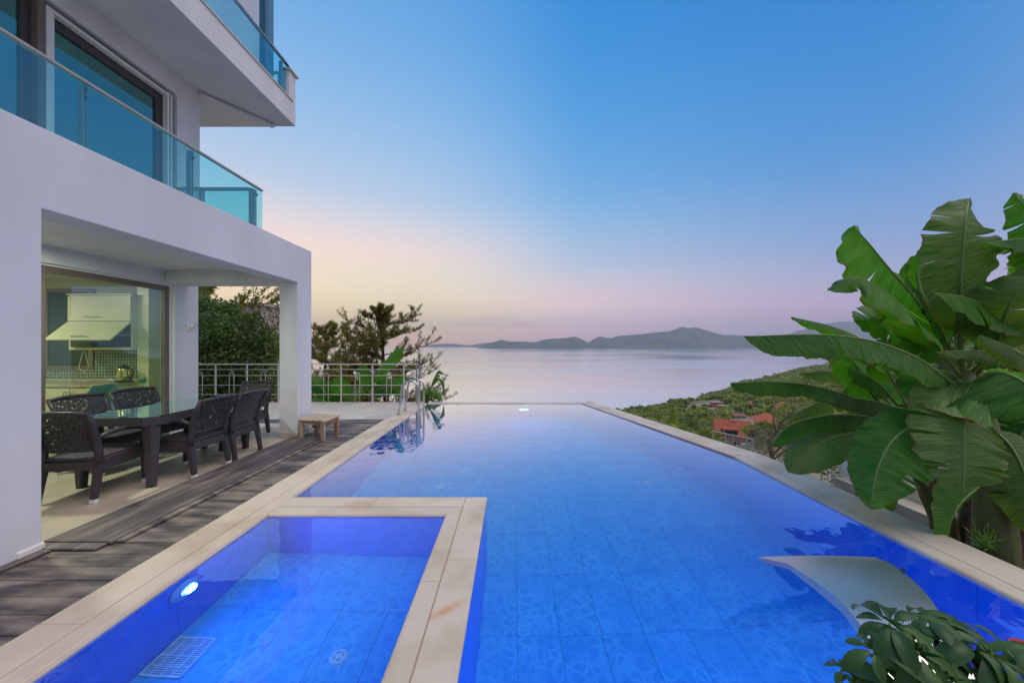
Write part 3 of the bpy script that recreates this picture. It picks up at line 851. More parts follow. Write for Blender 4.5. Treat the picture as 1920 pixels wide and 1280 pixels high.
# water surfaces
for nm, poly, lb in (('pool_water', main_poly, 'still blue water of the long pool'), ('pool_water', small_poly, 'still blue water of the small inset pool')):
    m_ = MB(); m_.add([(x_, y_, WZ) for x_, y_ in poly], [tuple(range(len(poly)))])
    m_.build(nm, M['pool_water'], kind='structure', label=lb)

# pool fittings
def pool_lamp(loc, axis, label, power, r=0.085, aim=None):
    t = empty('pool_lamp', loc, label=label, cat='pool light', group='round blue underwater pool lights')
    t['category'] = 'pool light'
    sgn = {'+x': (1, 0), '-y': (0, -1), '+y': (0, 1), '-x': (-1, 0)}[axis]
    ax = 'x' if sgn[0] else 'y'
    k = sgn[0] + sgn[1]
    ring = MB(); ring.lathe([(r * 2.1, 0.0), (r * 2.1, 0.008 * k), (r * 1.7, 0.014 * k), (r * 1.05, 0.026 * k), (r * 1.0, 0.012 * k)], 32, axis=ax)
    ring.build('lamp_ring', M['pool_fit'], t, smooth=False)
    em = LAMPM
    dsk = MB(); dsk.lathe([(r, 0.02 * k), (r * 0.7, 0.034 * k), (r * 0.3, 0.038 * k)], 24, axis=ax)
    dsk.build('lamp_lens', em, t)
    led = bpy.data.lights.new('pool_lamp_light', 'AREA')
    led.shape = 'DISK'; led.size = r * 1.6; led.energy = power; led.color = (0.012, 0.19, 1.0); led.spread = R(175)
    lo = bpy.data.objects.new('pool_lamp_light', led); C.objects.link(lo); lo.parent = t
    lo.location = (sgn[0] * 0.045, sgn[1] * 0.045, 0)
    lo.rotation_euler = Vector((sgn[0], sgn[1], -0.05)).to_track_quat('-Z', 'Y').to_euler()
    lo.visible_camera = True
    return t
LAMPM, t_, o_ = newmat('blue_led_lens')
em_ = t_.nodes.new('ShaderNodeEmission')
vo_ = t_.nodes.new('ShaderNodeTexVoronoi'); vo_.inputs['Scale'].default_value = 60
tc_ = t_.nodes.new('ShaderNodeTexCoord'); t_.links.new(tc_.outputs['Object'], vo_.inputs['Vector'])
rp_ = t_.nodes.new('ShaderNodeValToRGB'); rp_.color_ramp.elements[0].color = (0.35, 1.0, 1.0, 1); rp_.color_ramp.elements[1].color = (0.0, 0.30, 1.0, 1)
rp_.color_ramp.elements[0].position = 0.25; rp_.color_ramp.elements[1].position = 0.75
t_.links.new(vo_.outputs['Distance'], rp_.inputs[0]); t_.links.new(rp_.outputs[0], em_.inputs[0]); em_.inputs[1].default_value = 7.0
t_.links.new(em_.outputs[0], o_.inputs[0])
POOLP = 9.0
pool_lamp((-2.15, 2.245, -0.20), '+x', 'round glowing blue light in the wall of the small inset pool', 8.0, r=0.05)
pool_lamp((0.30, 8.695, -0.66), '-y', 'round glowing blue light at the far end of the long pool', 6.0, r=0.12)
pool_lamp((1.3, 0.56, -0.5), '+y', 'round blue light at the near end of the long pool', 26.0)

def floor_pt(px, py, D):
    dx, dy, dz = (px - 960), 640.0, (py - 645.0)
    hp = math.hypot(dx, dy); th = math.atan2(hp, dz); s2 = math.sin(th) / 1.333
    r = (1.5 - WZ) * math.tan(th) + D * s2 / math.sqrt(1 - s2 * s2)
    return (r * dx / hp, r * dy / hp)
GX_, GY_ = floor_pt(262, 1268, -FZS + WZ)
print('grille', GX_, GY_, floor_pt(333, 1194, 0.714), floor_pt(405, 1197, 0.714), floor_pt(340, 1268, 0.714), floor_pt(480, 1137, .714))
# suction grille on the floor of the small pool
g = empty('floor_grille', (-2.148, 1.955, FZS + 0.001), label='rectangular white slotted grille on the small pool floor', cat='pool grille')
GW, GL = 0.243, 0.25
mb = MB(); mb.box(0, GW, 0, 0.01, 0, 0.012); mb.box(0, GW, GL - 0.01, GL, 0, 0.012); mb.box(0, 0.01, 0.01, GL - 0.01, 0, 0.012); mb.box(GW - 0.01, GW, 0.01, GL - 0.01, 0, 0.012)
mb.build('grille_frame', M['pool_fit'], g)
mb = MB()
for k in range(1, 20): mb.box(0.01, GW - 0.01, k * GL / 20 - 0.0028, k * GL / 20 + 0.0028, 0.003, 0.009)
for k in (1, 2, 3): mb.box(k * GW / 4 - 0.004, k * GW / 4 + 0.004, 0.01, GL - 0.01, 0.0035, 0.0105)
for k in (1, 2, 3): mb.box(0.01, GW - 0.01, k * GL / 4 - 0.0045, k * GL / 4 + 0.0045, 0.0032, 0.0112)
mb.build('grille_bars', M['pool_fit'], g)
mb = MB(); mb.box(0.005, GW - 0.005, 0.005, GL - 0.005, 0.0008, 0.0025); mb.build('grille_well', M['pool_grout'], g)
def drain(loc, label, r=0.055):
    t = empty('floor_nozzle', loc, label=label, cat='pool nozzle', group='round white floor nozzles')
    a = MB(); a.lathe([(r, 0), (r, 0.004), (r * 0.86, 0.009), (r * 0.3, 0.010)], 28); a.build('nozzle_plate', M['pool_fit'], t)
    b_ = MB()
    for k in range(4):
        an = k * PI / 2 + 0.4
        p = Vector((math.cos(an), math.sin(an), 0)); q = Vector((-math.sin(an), math.cos(an), 0))
        b_.bar(p * r * 0.5 - q * r * 0.25 + Vector((0, 0, 0.0105)), p * r * 0.5 + q * r * 0.25 + Vector((0, 0, 0.0105)), 0.007, 0.003)
    b_.build('nozzle_slots', M['pool_grout'], t)
def floor_pt(px, py, D):
    dx, dy, dz = (px - 960), 640.0, (py - 645.0)
    hp = math.hypot(dx, dy); th = math.atan2(hp, dz); s2 = math.sin(th) / 1.333
    r = (1.5 - WZ) * math.tan(th) + D * s2 / math.sqrt(1 - s2 * s2)
    return (r * dx / hp, r * dy / hp)
q = floor_pt(635, 1231, -FZS + WZ); drain((q[0], q[1], FZS + 0.001), 'round white nozzle on the small pool floor')
q = floor_pt(823, 913, -FZ + WZ); drain((q[0], q[1], FZ + 0.001), 'pale round nozzle on the long pool floor behind the inset pool', 0.06)
q = floor_pt(1213, 904, -FZ + WZ); drain((q[0], q[1], FZ + 0.001), 'pale round nozzle on the long pool floor near the middle', 0.06)

# ================================================================ DECK AND TERRACE
deck = empty('wooden_deck', kind='structure', label='weathered dark timber deck beside the pool')
def board(x0, x1, y0, y1, z0, z1, mat, parent=deck, nm='deck_board'):
    m_ = MB(); m_.box(x0, x1, y0, y1, z0, z1)
    return m_.build(nm, mat, parent, bevel=0.003, seg=1)
y = 0.10
while y < 6.77:
    board(-3.415, -2.545, y + 0.003, y + 0.135, -0.03, -0.004 + random.uniform(-0.0015, 0.0015), M['deck'])
    y += 0.1385
for k in range(4):   # raised lengthwise boards along the porch floor
    board(-3.515 + k * 0.128, -3.515 + k * 0.128 + 0.124, 2.56, 5.44, 0.002, 0.026, M['deck_dark'])
board(-2.998, -2.945, 2.58, 5.36, 0.0, 0.018, M['deck'])
board(-3.515, -3.03, 2.48, 2.556, 0.0, 0.017, M['deck_dark'])
board(-3.428, -3.36, -1.0, 2.475, -0.002, 0.014, M['deck_dark'])
board(-3.36, -3.34, 2.35, 2.48, 0.0, 0.012, M['deck_dark'])
sub = MB(); sub.box(-3.52, -2.545, -1.0, 6.8, -0.12, -0.032); sub.build('deck_joists', M['black'], deck)
for k in range(3):
    board(-9.0, -3.52, 6.40 + k * 0.142, 6.40 + k * 0.142 + 0.138, -0.03, -0.002, M['deck_dark'])

terr = empty('terrace_floor', kind='structure', label='beige stone tiled terrace floor')
def tiles(x0, x1, y0, y1, w, z, mat, sk=0.0):
    nx = max(1, round((x1 - x0) / w)); ny = max(1, round((y1 - y0) / w))
    tw, tl = (x1 - x0) / nx, (y1 - y0) / ny
    tmm = tile_mesh(tw, tl, 0.02, mat, 'terrace_tile')
    for i in range(nx):
        for j in range(ny):
            link_mesh('floor_tile', tmm, terr, (x0 + i * tw, y0 + j * tl, z + random.uniform(-0.0006, 0.0006)))
tiles(-5.80, -3.52, 2.45, 6.10, 0.46, 0.0, M['tile'])
tiles(-9.4, -2.545, 6.83, 8.80, 0.46, 0.0, M['stone_pale'])
cb = MB(); cb.box(-9.0, -3.75, 6.105, 6.39, -0.1, 0.02); cb.build('kerb', M['stone_pale'], terr, bevel=0.004)
sl = MB(); sl.box(-9.4, -2.545, 6.815, 8.80, -0.25, -0.021); sl.box(-5.80, -3.52, 2.45, 6.10, -0.2, -0.021); sl.build('slab', M['grout'], terr)
ow = MB(); ow.box(-9.4, -2.3, 8.805, 8.95, -4.0, -0.012); ow.build('outer_wall', M['concrete'], terr)

# ================================================================ HOUSE
house = empty('white_house', (0, 0, 0), label='modern white villa with glass balconies over a covered porch', cat='house')
WX = -3.43
fac = MB()
fac.prism([(-4, -0.1), (2.49, -0.1), (2.49, 2.49), (5.46, 2.49), (5.46, -0.02), (5.84, -0.02), (5.84, 3.08), (-4, 3.08)], -3.72, WX, axis='x')
fac.build('front_wall', M['plaster'], house, bevel=0.006)
b_ = MB(); b_.box(-3.722, WX + 0.012, 5.448, 5.852, 0.0, 0.09); b_.build('pillar_plinth', M['stone_pale'], house, bevel=0.003)
b_ = MB(); b_.box(-3.5, WX + 0.014, 2.36, 2.502, 0.0, 0.055); b_.build('wall_plinth', M['plaster_warm'], house, bevel=0.01)
b_ = MB(); b_.box(-5.55, -3.72, 5.47, 5.832, 2.485, 3.075); b_.build('rear_beam', M['plaster'], house, bevel=0.004)
b_ = MB(); b_.box(-5.55, -3.721, -4, 5.469, 2.68, 2.88); b_.build('porch_ceiling', M['plaster'], house)
# ground floor wall (face at x=-5.55)
b_ = MB()
b_.prism([(-4, 0), (2.6, 0), (2.6, 2.47), (5.62, 2.47), (5.62, 0), (6.04, 0), (6.04, 3.0), (-4, 3.0)], -5.8, -5.55, axis='x')
b_.build('ground_floor_wall', M['plaster'], house, bevel=0.004)
b_ = MB(); b_.box(-12, -5.80, 5.80, 6.04, 0, 6.1); b_.build('end_wall', M['plaster'], house)
# upper wall with a wide opening
b_ = MB()
b_.prism([(-4, 3.0), (-4, 6.0), (6.07, 6.0), (6.07, 3.0), (5.66, 3.0), (5.66, 5.63), (0.2, 5.63), (0.2, 3.0)], -5.80, -5.55, axis='x')
b_.build('upper_wall', M['plaster'], house, bevel=0.004)
# porch glazing
wn = MB()
fx0, fx1 = -5.66, -5.60
wn.box(fx0, fx1, 4.03, 4.10, 0.0, 2.44); wn.box(fx0, fx1, 5.50, 5.575, 0.0, 2.44)
wn.box(fx0, fx1, 4.10, 5.50, 2.365, 2.44); wn.box(fx0, fx1, 4.10, 5.50, 0.0, 0.07)
wf = wn.build('window_frame', M['frame_brown'], house, bevel=0.004)
g_ = MB(); g_.box(-5.638, -5.628, 4.10, 5.50, 0.07, 2.365); g_.build('pane', M['glass_kit'], wf)
b_ = MB(); b_.box(-5.655, -5.59, 5.578, 5.62, 0.0, 2.47); b_.box(-5.655, -5.59, 2.6, 5.578, 2.443, 2.47); b_.build('window_trim', M['frame_white'], house)
b_ = MB(); b_.box(-5.648, -5.575, 3.93, 4.028, 0.0, 2.442); b_.build('shutter_rail', M['frame_white'], house, bevel=0.003)
b_ = MB(); b_.box(-5.66, -5.61, 2.6, 3.925, 0, 2.44); b_.build('sliding_door', M['frame_brown'], house)
# upper window
b_ = MB()
b_.box(-5.66, -5.58, 4.015, 4.075, 3.0, 5.60)
b_.build('mullion', M['frame_brown'], house)
b_ = MB()
b_.box(-5.65, -5.57, 4.085, 4.155, 3.0, 5.56); b_.box(-5.65, -5.57, 5.52, 5.55, 3.0, 5.56); b_.box(-5.65, -5.57, 5.575, 5.60, 3.0, 5.56)
b_.box(-5.65, -5.57, 4.155, 5.52, 5.52, 5.56); b_.box(-5.65, -5.57, 5.52, 5.60, 5.561, 5.575)
b_.build('screen_frame', M['frame_white'], house)
b_ = MB()
b_.box(-5.72, -5.655, 4.09, 4.15, 3.0, 5.58); b_.box(-5.72, -5.655, 5.42, 5.56, 3.0, 5.58); b_.box(-5.72, -5.655, 4.15, 5.42, 5.40, 5.58)
wf = b_.build('window_frame', M['frame_dark'], house)
g_ = MB(); g_.box(-5.69, -5.68, 4.15, 5.42, 3.0, 5.40); g_.build('pane', M['glass_win'], wf)
b_ = MB()
b_.box(-5.72, -5.655, 3.93, 4.01, 3.0, 5.62); b_.box(-5.72, -5.655, 0.2, 3.93, 5.50, 5.62)
wf = b_.build('window_frame', M['frame_dark'], house)
g_ = MB(); g_.box(-5.69, -5.68, 0.2, 3.93, 3.0, 5.50); g_.build('pane', M['glass_win'], wf)
# upper room behind the panes
b_ = MB(); b_.box(-9.5, -5.81, -4, 5.79, 5.64, 5.75); b_.box(-9.5, -5.81, -4, 5.79, 2.9, 2.99); b_.box(-9.6, -9.5, -4, 5.79, 2.9, 5.75); b_.build('upper_room', M['plaster'], house)
b_ = MB(); b_.box(-9.49, -9.47, 3.6, 4.9, 3.4, 5.0); b_.build('upper_room_curtain', M['cab_in'], house)
# balcony floor and glass railing
b_ = MB(); b_.box(-5.55, -3.722, -4, 5.40, 2.885, 2.92); b_.build('balcony_floor', M['stone_pale'], house)
RZ = 3.80
GX = -3.735
rail = MB()
rail.box(GX - 0.025, GX + 0.025, -4.0, 5.10, RZ - 0.022, RZ)
rail.build('handrail', M['brass_rail'], house, bevel=0.004)
for k in range(-2, 5):
    y0 = 0.98 + k * 1.0
    g_ = MB(); g_.box(GX - 0.006, GX + 0.006, y0 + 0.012, y0 + 0.995 if k < 4 else 5.10, 2.92, RZ - 0.024)
    g_.build('glass_panel', M['glass_teal'], house)
    p_ = MB(); p_.box(GX - 0.085, GX - 0.035, y0 + 0.02, y0 + 0.06, 2.92, RZ - 0.03); p_.box(GX - 0.034, GX - 0.007, y0 + 0.025, y0 + 0.055, RZ - 0.12, RZ - 0.09); p_.box(GX - 0.034, GX - 0.007, y0 + 0.025, y0 + 0.055, 3.12, 3.15); p_.build('railing_post', M['alu'], house, bevel=0.003)
p_ = MB(); p_.box(GX - 0.14, GX - 0.085, 5.02, 5.07, 2.92, RZ); p_.build('railing_post', M['alu'], house, bevel=0.003)
p_ = MB(); p_.box(-4.61, -4.56, 5.02, 5.07, 2.92, RZ - 0.03); p_.build('railing_post', M['alu'], house, bevel=0.003)
p_ = MB(); p_.box(-5.55, GX - 0.14, 5.02, 5.07, RZ - 0.03, RZ + 0.008); p_.build('side_handrail', M['alu'], house, bevel=0.003)
g_ = MB(); g_.box(-5.50, GX - 0.15, 5.04, 5.052, 2.94, RZ - 0.035); g_.build('glass_panel', M['glass_teal'], house)
# roof terrace slab
SX = -4.47
b_ = MB(); b_.box(-12, SX, -4, 7.05, 5.99, 6.43); b_.build('roof_slab', M['plaster'], house, bevel=0.004)
b_ = MB(); b_.box(SX - 0.10, SX + 0.018, -4, 6.95, 6.431, 6.462); b_.build('slab_trim', M['stone_pale'], house, bevel=0.003)
b_ = MB(); b_.box(-4.62, SX - 0.001, 6.85, 7.049, 6.431, 7.0); b_.build('parapet_block', M['plaster'], house, bevel=0.004)
b_ = MB(); b_.box(-4.66, SX + 0.04, 6.82, 7.10, 7.001, 7.03); b_.build('parapet_cap', M['stone_pale'], house, bevel=0.003)
b_ = MB(); b_.box(-9, -4.63, 6.95, 7.04, 6.431, 6.78); b_.build('rear_parapet', M['plaster'], house, bevel=0.004)
b_ = MB(); b_.box(-9, -4.66, 6.96, 7.0, 7.02, 7.06)
for xx in (-4.75, -5.0, -5.6, -6.4): b_.box(xx - 0.03, xx + 0.03, 6.96, 7.0, 6.78, 7.02)
b_.build('rear_railing', M['alu'], house)
GX2 = SX - 0.05
b_ = MB(); b_.box(GX2 - 0.03, GX2 + 0.03, -4, 6.80, 7.09, 7.125); b_.build('handrail', M['alu'], house, bevel=0.004)
b_ = MB(); b_.tube([(GX2, 6.78, 7.10), (GX2, 6.86, 7.105), (GX2, 6.92, 7.09), (GX2, 6.95, 7.05), (GX2, 6.95, 7.01)], 0.028, 8); b_.build('handrail_end', M['frame_dark'], house, smooth=True)
for k in range(-2, 4):
    y0 = 1.36 + k * 1.81
    g_ = MB(); g_.box(GX2 - 0.006, GX2 + 0.006, y0 + 0.01, min(y0 + 1.80, 6.82), 6.463, 7.088)
    g_.build('glass_panel', M['glass_teal'], house)
    p_ = MB(); p_.box(GX2 - 0.08, GX2 - 0.03, y0 - 0.06, y0 - 0.01, 6.432, 7.09); p_.build('railing_post', M['alu'], house, bevel=0.003)
b_ = MB(); b_.box(-7.5, -4.77, 6.44, 6.60, 6.431, 10.0); b_.build('roof_pier', M['plaster'], house, bevel=0.004)
b_ = MB(); b_.box(-4.765, -4.69, 6.44, 6.60, 6.431, 10.0); b_.build('pier_glazing', pmat('dark_teal_glazing', (0.02, 0.10, 0.15), 0.1), house)
b_ = MB(); b_.box(-4.689, -4.61, 6.47, 6.60, 6.431, 10.0); b_.build('pier_side', pmat('slate_blue_frame', (0.10, 0.22, 0.34), 0.4), house)
# pipe under the soffit
b_ = MB(); b_.tube([(-5.54, 6.05, 5.925), (-5.44, 6.17, 5.925), (-4.92, 6.84, 5.915), (-4.86, 6.92, 5.905), (-4.85, 6.935, 5.95), (-4.85, 6.935, 5.99)], 0.032, 10); b_.build('drain_pipe', M['plaster'], house, smooth=True)
b_ = MB(); b_.lathe([(0.042, 0), (0.042, 0.03)], 12, c=(0, 0, 0), axis='y'); o_ = b_.build('pipe_bracket', M['frame_white'], house); o_.location = (-5.18, 6.50, 5.922); o_.rotation_euler = (0, 0, R(-38))
b_ = MB(); b_.add([(-5.55, 6.06, 5.985), (-4.86, 6.93, 5.985), (-4.86, 7.04, 5.985), (-12, 7.04, 5.985), (-12, 6.06, 5.985), (-5.55, 6.06, 5.975), (-4.86, 6.93, 5.975), (-4.86, 7.04, 5.975), (-12, 7.04, 5.975), (-12, 6.06, 5.975)],
        [(0, 1, 2, 3, 4), (9, 8, 7, 6, 5), (0, 5, 6, 1), (1, 6, 7, 2), (2, 7, 8, 3)]); b_.build('soffit_cream_area', M['plaster_warm'], house)  # paler cream stretch of the soffit behind the pipe, set by colour

# ---- kitchen interior
b_ = MB(); b_.box(-9.3, -5.801, 5.70, 5.799, 0, 2.68); b_.box(-9.4, -9.3, 1.5, 5.7, 0, 2.68); b_.box(-9.3, -5.801, 1.4, 1.5, 0, 2.68)
b_.build('kitchen_wall', M['kitchen_wall'], house)
b_ = MB(); b_.box(-9.4, -5.801, 1.4, 5.7, 2.60, 2.68); b_.build('kitchen_ceiling', M['plaster'], house)
b_ = MB(); b_.box(-9.4, -5.801, 1.4, 5.7, -0.1, -0.003); b_.build('kitchen_floor', M['tile'], house)
b_ = MB(); b_.box(-5.985, -5.802, 5.45, 5.698, 0.0, 2.58); b_.build('kitchen_column', M['cab'], house)
# patterned splashback tiles
sb = MB()
BW = 0.05
for i in range(56):
    for j in range(10):
        x0 = -8.8 + i * BW; z0 = 0.94 + j * BW
        if (i + j) % 2: sb.box(x0 + 0.003, x0 + BW - 0.003, 5.680, 5.699, z0 + 0.014, z0 + BW - 0.014)
        else: sb.box(x0 + 0.014, x0 + BW - 0.014, 5.680, 5.699, z0 + 0.003, z0 + BW - 0.003)
sb.build('splashback', pmat('splash_tile', (0.42, 0.46, 0.45), 0.3), house, kind='stuff')
b_ = MB(); b_.box(-8.8, -5.99, 5.690, 5.6995, 0.93, 1.45); b_.build('splashback_grout', M['cab_in'], house)
kc = empty('kitchen_counter', (-7.5, 5.4, 0), label='cream base cabinets under a stone counter seen through the glass door', cat='kitchen counter')
def at(o, m_, nm, mat, **kw):
    """build world-coordinate mesh as a child of an unrotated empty"""
    loc = o.location
    m_.v = [(v[0] - loc[0], v[1] - loc[1], v[2] - loc[2]) for v in m_.v]
    return m_.build(nm, mat, o, **kw)
b_ = MB(); b_.box(-8.9, -5.995, 5.12, 5.689, 0.1, 0.855); at(kc, b_, 'cabinet_body', M['cab'])
b_ = MB(); b_.box(-8.92, -5.99, 5.08, 5.689, 0.857, 0.90); at(kc, b_, 'countertop', M['counter'], bevel=0.005)
for i in range(6):
    x0 = -8.88 + i * 0.455
    b_ = MB(); b_.box(x0 + 0.005, x0 + 0.45, 5.095, 5.118, 0.13, 0.84); dd = at(kc, b_, 'cabinet_door', M['cab'] if i != 1 else M['frame_white'], bevel=0.003)
    h_ = MB()
    hx = x0 + (0.40 if i % 2 == 0 else 0.05)
    h_.tube([(hx, 5.095, 0.66), (hx, 5.065, 0.67), (hx, 5.065, 0.78), (hx, 5.095, 0.79)], 0.006, 6)
    h_.v = [(v[0] + 7.5, v[1] - 5.4, v[2]) for v in h_.v]
    h_.build('handle', M['steel'], dd)
uc = empty('wall_cabinet', (-6.7, 5.6, 1.41), label='cream wall cabinet with its lower lift-up door hanging open', cat='wall cabinet')
uy = 5.36
def ux(px, d): return (px - 960) / 640 * d
xa, xb = ux(126, uy), ux(245, uy)
b_ = MB(); b_.box(xa, xb, uy + 0.02, 5.689, 1.86, 2.27); at(uc, b_, 'upper_box', M['cab'])
b_ = MB(); b_.box(xa + 0.004, xb - 0.004, uy, uy + 0.018, 1.865, 2.25); d1 = at(uc, b_, 'upper_door', M['cab'], bevel=0.003)
b_ = MB(); b_.box(xa - 0.01, xb + 0.01, uy - 0.01, 5.689, 2.272, 2.29); at(uc, b_, 'cornice', M['cab'])
h_ = MB(); h_.tube([(-6.48 - 0.2, uy, 1.93), (-6.68, uy - 0.03, 1.93), (-6.43, uy - 0.03, 1.93), (-6.43, uy, 1.93)], 0.006, 6)
at(uc, h_, 'handle', M['steel'])
b_ = MB(); b_.box(xa, xa + 0.02, uy + 0.02, 5.689, 1.41, 1.858); b_.box(xb - 0.02, xb, uy + 0.02, 5.689, 1.41, 1.858); b_.box(xa + 0.02, xb - 0.02, uy + 0.02, 5.689, 1.41, 1.45); b_.box(xa + 0.02, xb - 0.02, uy + 0.06, 5.66, 1.64, 1.655)
at(uc, b_, 'lower_box', M['cab'])
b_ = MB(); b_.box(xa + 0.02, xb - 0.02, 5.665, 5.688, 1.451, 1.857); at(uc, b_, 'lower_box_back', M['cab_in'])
fd = MB(); fd.bar(((xa + xb) / 2, uy + 0.01, 1.85), ((xa + xb) / 2 - 0.0, uy - 0.27, 1.56), xb - xa - 0.01, 0.018, up=(0, 0.6, 0.8)); fd_o = at(uc, fd, 'lift_door', M['cab'])
h_ = MB(); mx_ = (xa + xb) / 2
h_.tube([(mx_ - 0.12, uy - 0.225, 1.60), (mx_ - 0.12, uy - 0.255, 1.62), (mx_ + 0.12, uy - 0.255, 1.62), (mx_ + 0.12, uy - 0.225, 1.60)], 0.006, 6); at(uc, h_, 'handle', M['steel'])
b_ = MB(); b_.tube([(-6.9, 5.5, 1.41), (-6.95, 5.5, 1.25), (-6.98, 5.5, 1.12), (-6.9, 5.5, 1.05), (-6.82, 5.5, 1.12), (-6.85, 5.5, 1.25), (-6.88, 5.5, 1.41)], 0.005, 6)
b_.build('hanging_cable', M['frame_white'], smooth=True, label='pale cable loop hanging under the wall cabinet', cat='cable')
# inner window in the kitchen wall
iw = empty('kitchen_window', (-7.3, 5.69, 1.7), label='dark inner window left of the wall cabinet in the kitchen', cat='window')
b_ = MB(); b_.box(-7.78, -6.95, 5.660, 5.678, 1.08, 1.14); b_.box(-7.78, -6.95, 5.660, 5.678, 2.36, 2.42); b_.box(-7.78, -7.70, 5.66, 5.678, 1.14, 2.36); b_.box(-7.03, -6.95, 5.66, 5.678, 1.14, 2.36); at(iw, b_, 'frame', M['frame_brown'])
b_ = MB(); b_.box(-7.70, -7.03, 5.669, 5.678, 1.14, 2.36); at(iw, b_, 'pane', M['window_dark'])
# kettle
kx, ky = (232 - 960) / 640 * 5.36, 5.36
kt = empty('kettle', (kx, ky, 0.90), label='steel kettle with black base and lid on the kitchen counter', cat='kettle')
b_ = MB(); b_.lathe([(0.095, 0.03), (0.088, 0.10), (0.072, 0.20), (0.066, 0.225)], 24); b_.build('body', M['kettle'], kt, smooth=True)
b_ = MB(); b_.lathe([(0.10, 0.0), (0.10, 0.028)], 24); b_.build('base', M['black'], kt)
b_ = MB(); b_.lathe([(0.066, 0.226), (0.05, 0.25), (0.015, 0.262), (0.015, 0.285)], 20); b_.build('lid', M['black'], kt, smooth=True)
b_ = MB(); b_.tube([(0.07, 0, 0.215), (0.13, 0, 0.21), (0.15, 0, 0.15), (0.12, 0, 0.07), (0.092, 0, 0.06)], 0.012, 8); b_.build('handle', M['black'], kt, smooth=True)
b_ = MB(); b_.bar((-0.06, 0, 0.19), (-0.115, 0, 0.22), 0.04, 0.03, w1=0.015, h1=0.01); b_.build('spout', M['kettle'], kt)
b_ = MB(); b_.lathe([(0.045, 0), (0.06, 0.07), (0.055, 0.075)], 20, c=((268 - 960) / 640 * 5.45, 5.45, 0.9)); b_.build('bowl', M['chair_blue'], smooth=True, label='small blue bowl beside the kettle', cat='bowl')
# blue chair inside
ic = empty('indoor_chair', (-5.95, 4.78, 0), R(100), label='pale blue plastic chair standing inside behind the glass', cat='chair')
b_ = MB(); b_.prism([(-0.2, 0.42), (-0.22, 0.85), (-0.16, 0.93), (0.16, 0.93), (0.22, 0.85), (0.2, 0.42)], -0.2, -0.185, axis='y'); b_.build('backrest', M['chair_blue'], ic, bevel=0.005)
b_ = MB(); b_.box(-0.21, 0.21, -0.18, 0.22, 0.42, 0.44); b_.build('seat', M['chair_blue'], ic, bevel=0.005)
for sx in (-1, 1):
    for sy in (-1, 1):
        b_ = MB(); b_.bar((sx * 0.17, sy * 0.17, 0.42), (sx * 0.2, sy * 0.2, 0), 0.025); b_.build('leg', M['steel'], ic)
# ceiling lamps (lit)
def ceiling_lamp(x, y, label, zc=2.60, en=34, lc=(1.0, 0.97, 0.70)):
    t = empty('ceiling_lamp', (x, y, zc), label=label, cat='ceiling lamp', group='lit round ceiling lamps')
    b_ = MB(); b_.lathe([(0.11, -0.001), (0.11, -0.03), (0.095, -0.035)], 24); b_.build('lamp_body', M['frame_white'], t)
    b_ = MB(); b_.lathe([(0.09, -0.036), (0.085, -0.042)], 24); b_.build('lamp_diffuser', pmat('lit_diffuser', (0.9, 0.9, 0.8), 0.5, emit=((0.85, 1.0, 0.75), 6)), t)
    l_ = bpy.data.lights.new('ceiling_lamp_light', 'AREA'); l_.shape = 'DISK'; l_.size = 0.18; l_.energy = en; l_.color = lc
    lo = bpy.data.objects.new('ceiling_lamp_light', l_); C.objects.link(lo); lo.parent = t; lo.location = (0, 0, -0.05)
ceiling_lamp(-7.4, 4.1, 'lit round lamp on the kitchen ceiling near the glass door')
ceiling_lamp(-7.9, 2.8, 'lit round lamp on the kitchen ceiling deeper inside')
ceiling_lamp(-4.95, 3.2, 'lit round lamp on the porch ceiling behind the front wall', 2.68, 50, (0.88, 1.0, 0.72))
# wall sensor lamp outside
sl_ = empty('wall_camera', (-5.55, 5.86, 1.80), label='small white wall camera with a curled cable beside the glass door', cat='camera')
b_ = MB(); b_.box(0, 0.035, -0.04, 0.04, -0.06, 0.06); b_.build('housing', M['frame_white'], sl_, bevel=0.008)
b_ = MB(); b_.lathe([(0.03, 0.035), (0.032, 0.055), (0.02, 0.07)], 16, axis='x', c=(0, 0.02, 0.0)); b_.build('lens_hood', M['frame_white'], sl_)
b_ = MB(); b_.lathe([(0.012, 0.071), (0.008, 0.074)], 12, axis='x', c=(0, 0.02, 0.0)); b_.build('lens', M['black'], sl_)
b_ = MB(); b_.tube([(0.02, 0.0, 0.06), (0.02, 0.04, 0.085), (0.015, 0.10, 0.09), (0.01, 0.15, 0.06), (0.006, 0.175, 0.0)], 0.004, 6); b_.build('cable', M['frame_white'], sl_, smooth=True)

# ================================================================ RAILING (far end of the terrace)
rl = empty('terrace_railing', (-2.72, 8.65, 0), label='cream metal railing with arched hoops at the end of the terrace', cat='railing')
def rb(m_, nm, **kw): return at(rl, m_, nm, M['rail'], **kw)
b_ = MB(); b_.box(-9.2, -2.36, 8.63, 8.67, 0.975, 1.005); rb(b_, 'top_rail', bevel=0.006)
for z in (0.86, 0.705, 0.46, 0.225):
    b_ = MB(); b_.tube([(-9.2, 8.65, z), (-2.38, 8.65, z)], 0.0085, 6); rb(b_, 'cross_bar', smooth=True)
for k in range(9):
    xp = -2.74 - 0.795 * k
    b_ = MB(); b_.box(xp - 0.014, xp + 0.014, 8.637, 8.663, 0.0, 0.974); rb(b_, 'post', bevel=0.002)
for k in range(8):
    xc = -3.14 - 0.795 * k + 0.03
    pts = [(xc - 0.058, 8.625, 0)] + [(xc - 0.058 * math.cos(a), 8.625, 0.72 + 0.058 * math.sin(a)) for a in np.linspace(0, PI, 9)] + [(xc + 0.058, 8.625, 0)]
    b_ = MB(); b_.tube(pts, 0.0075, 6); rb(b_, 'hoop', smooth=True)
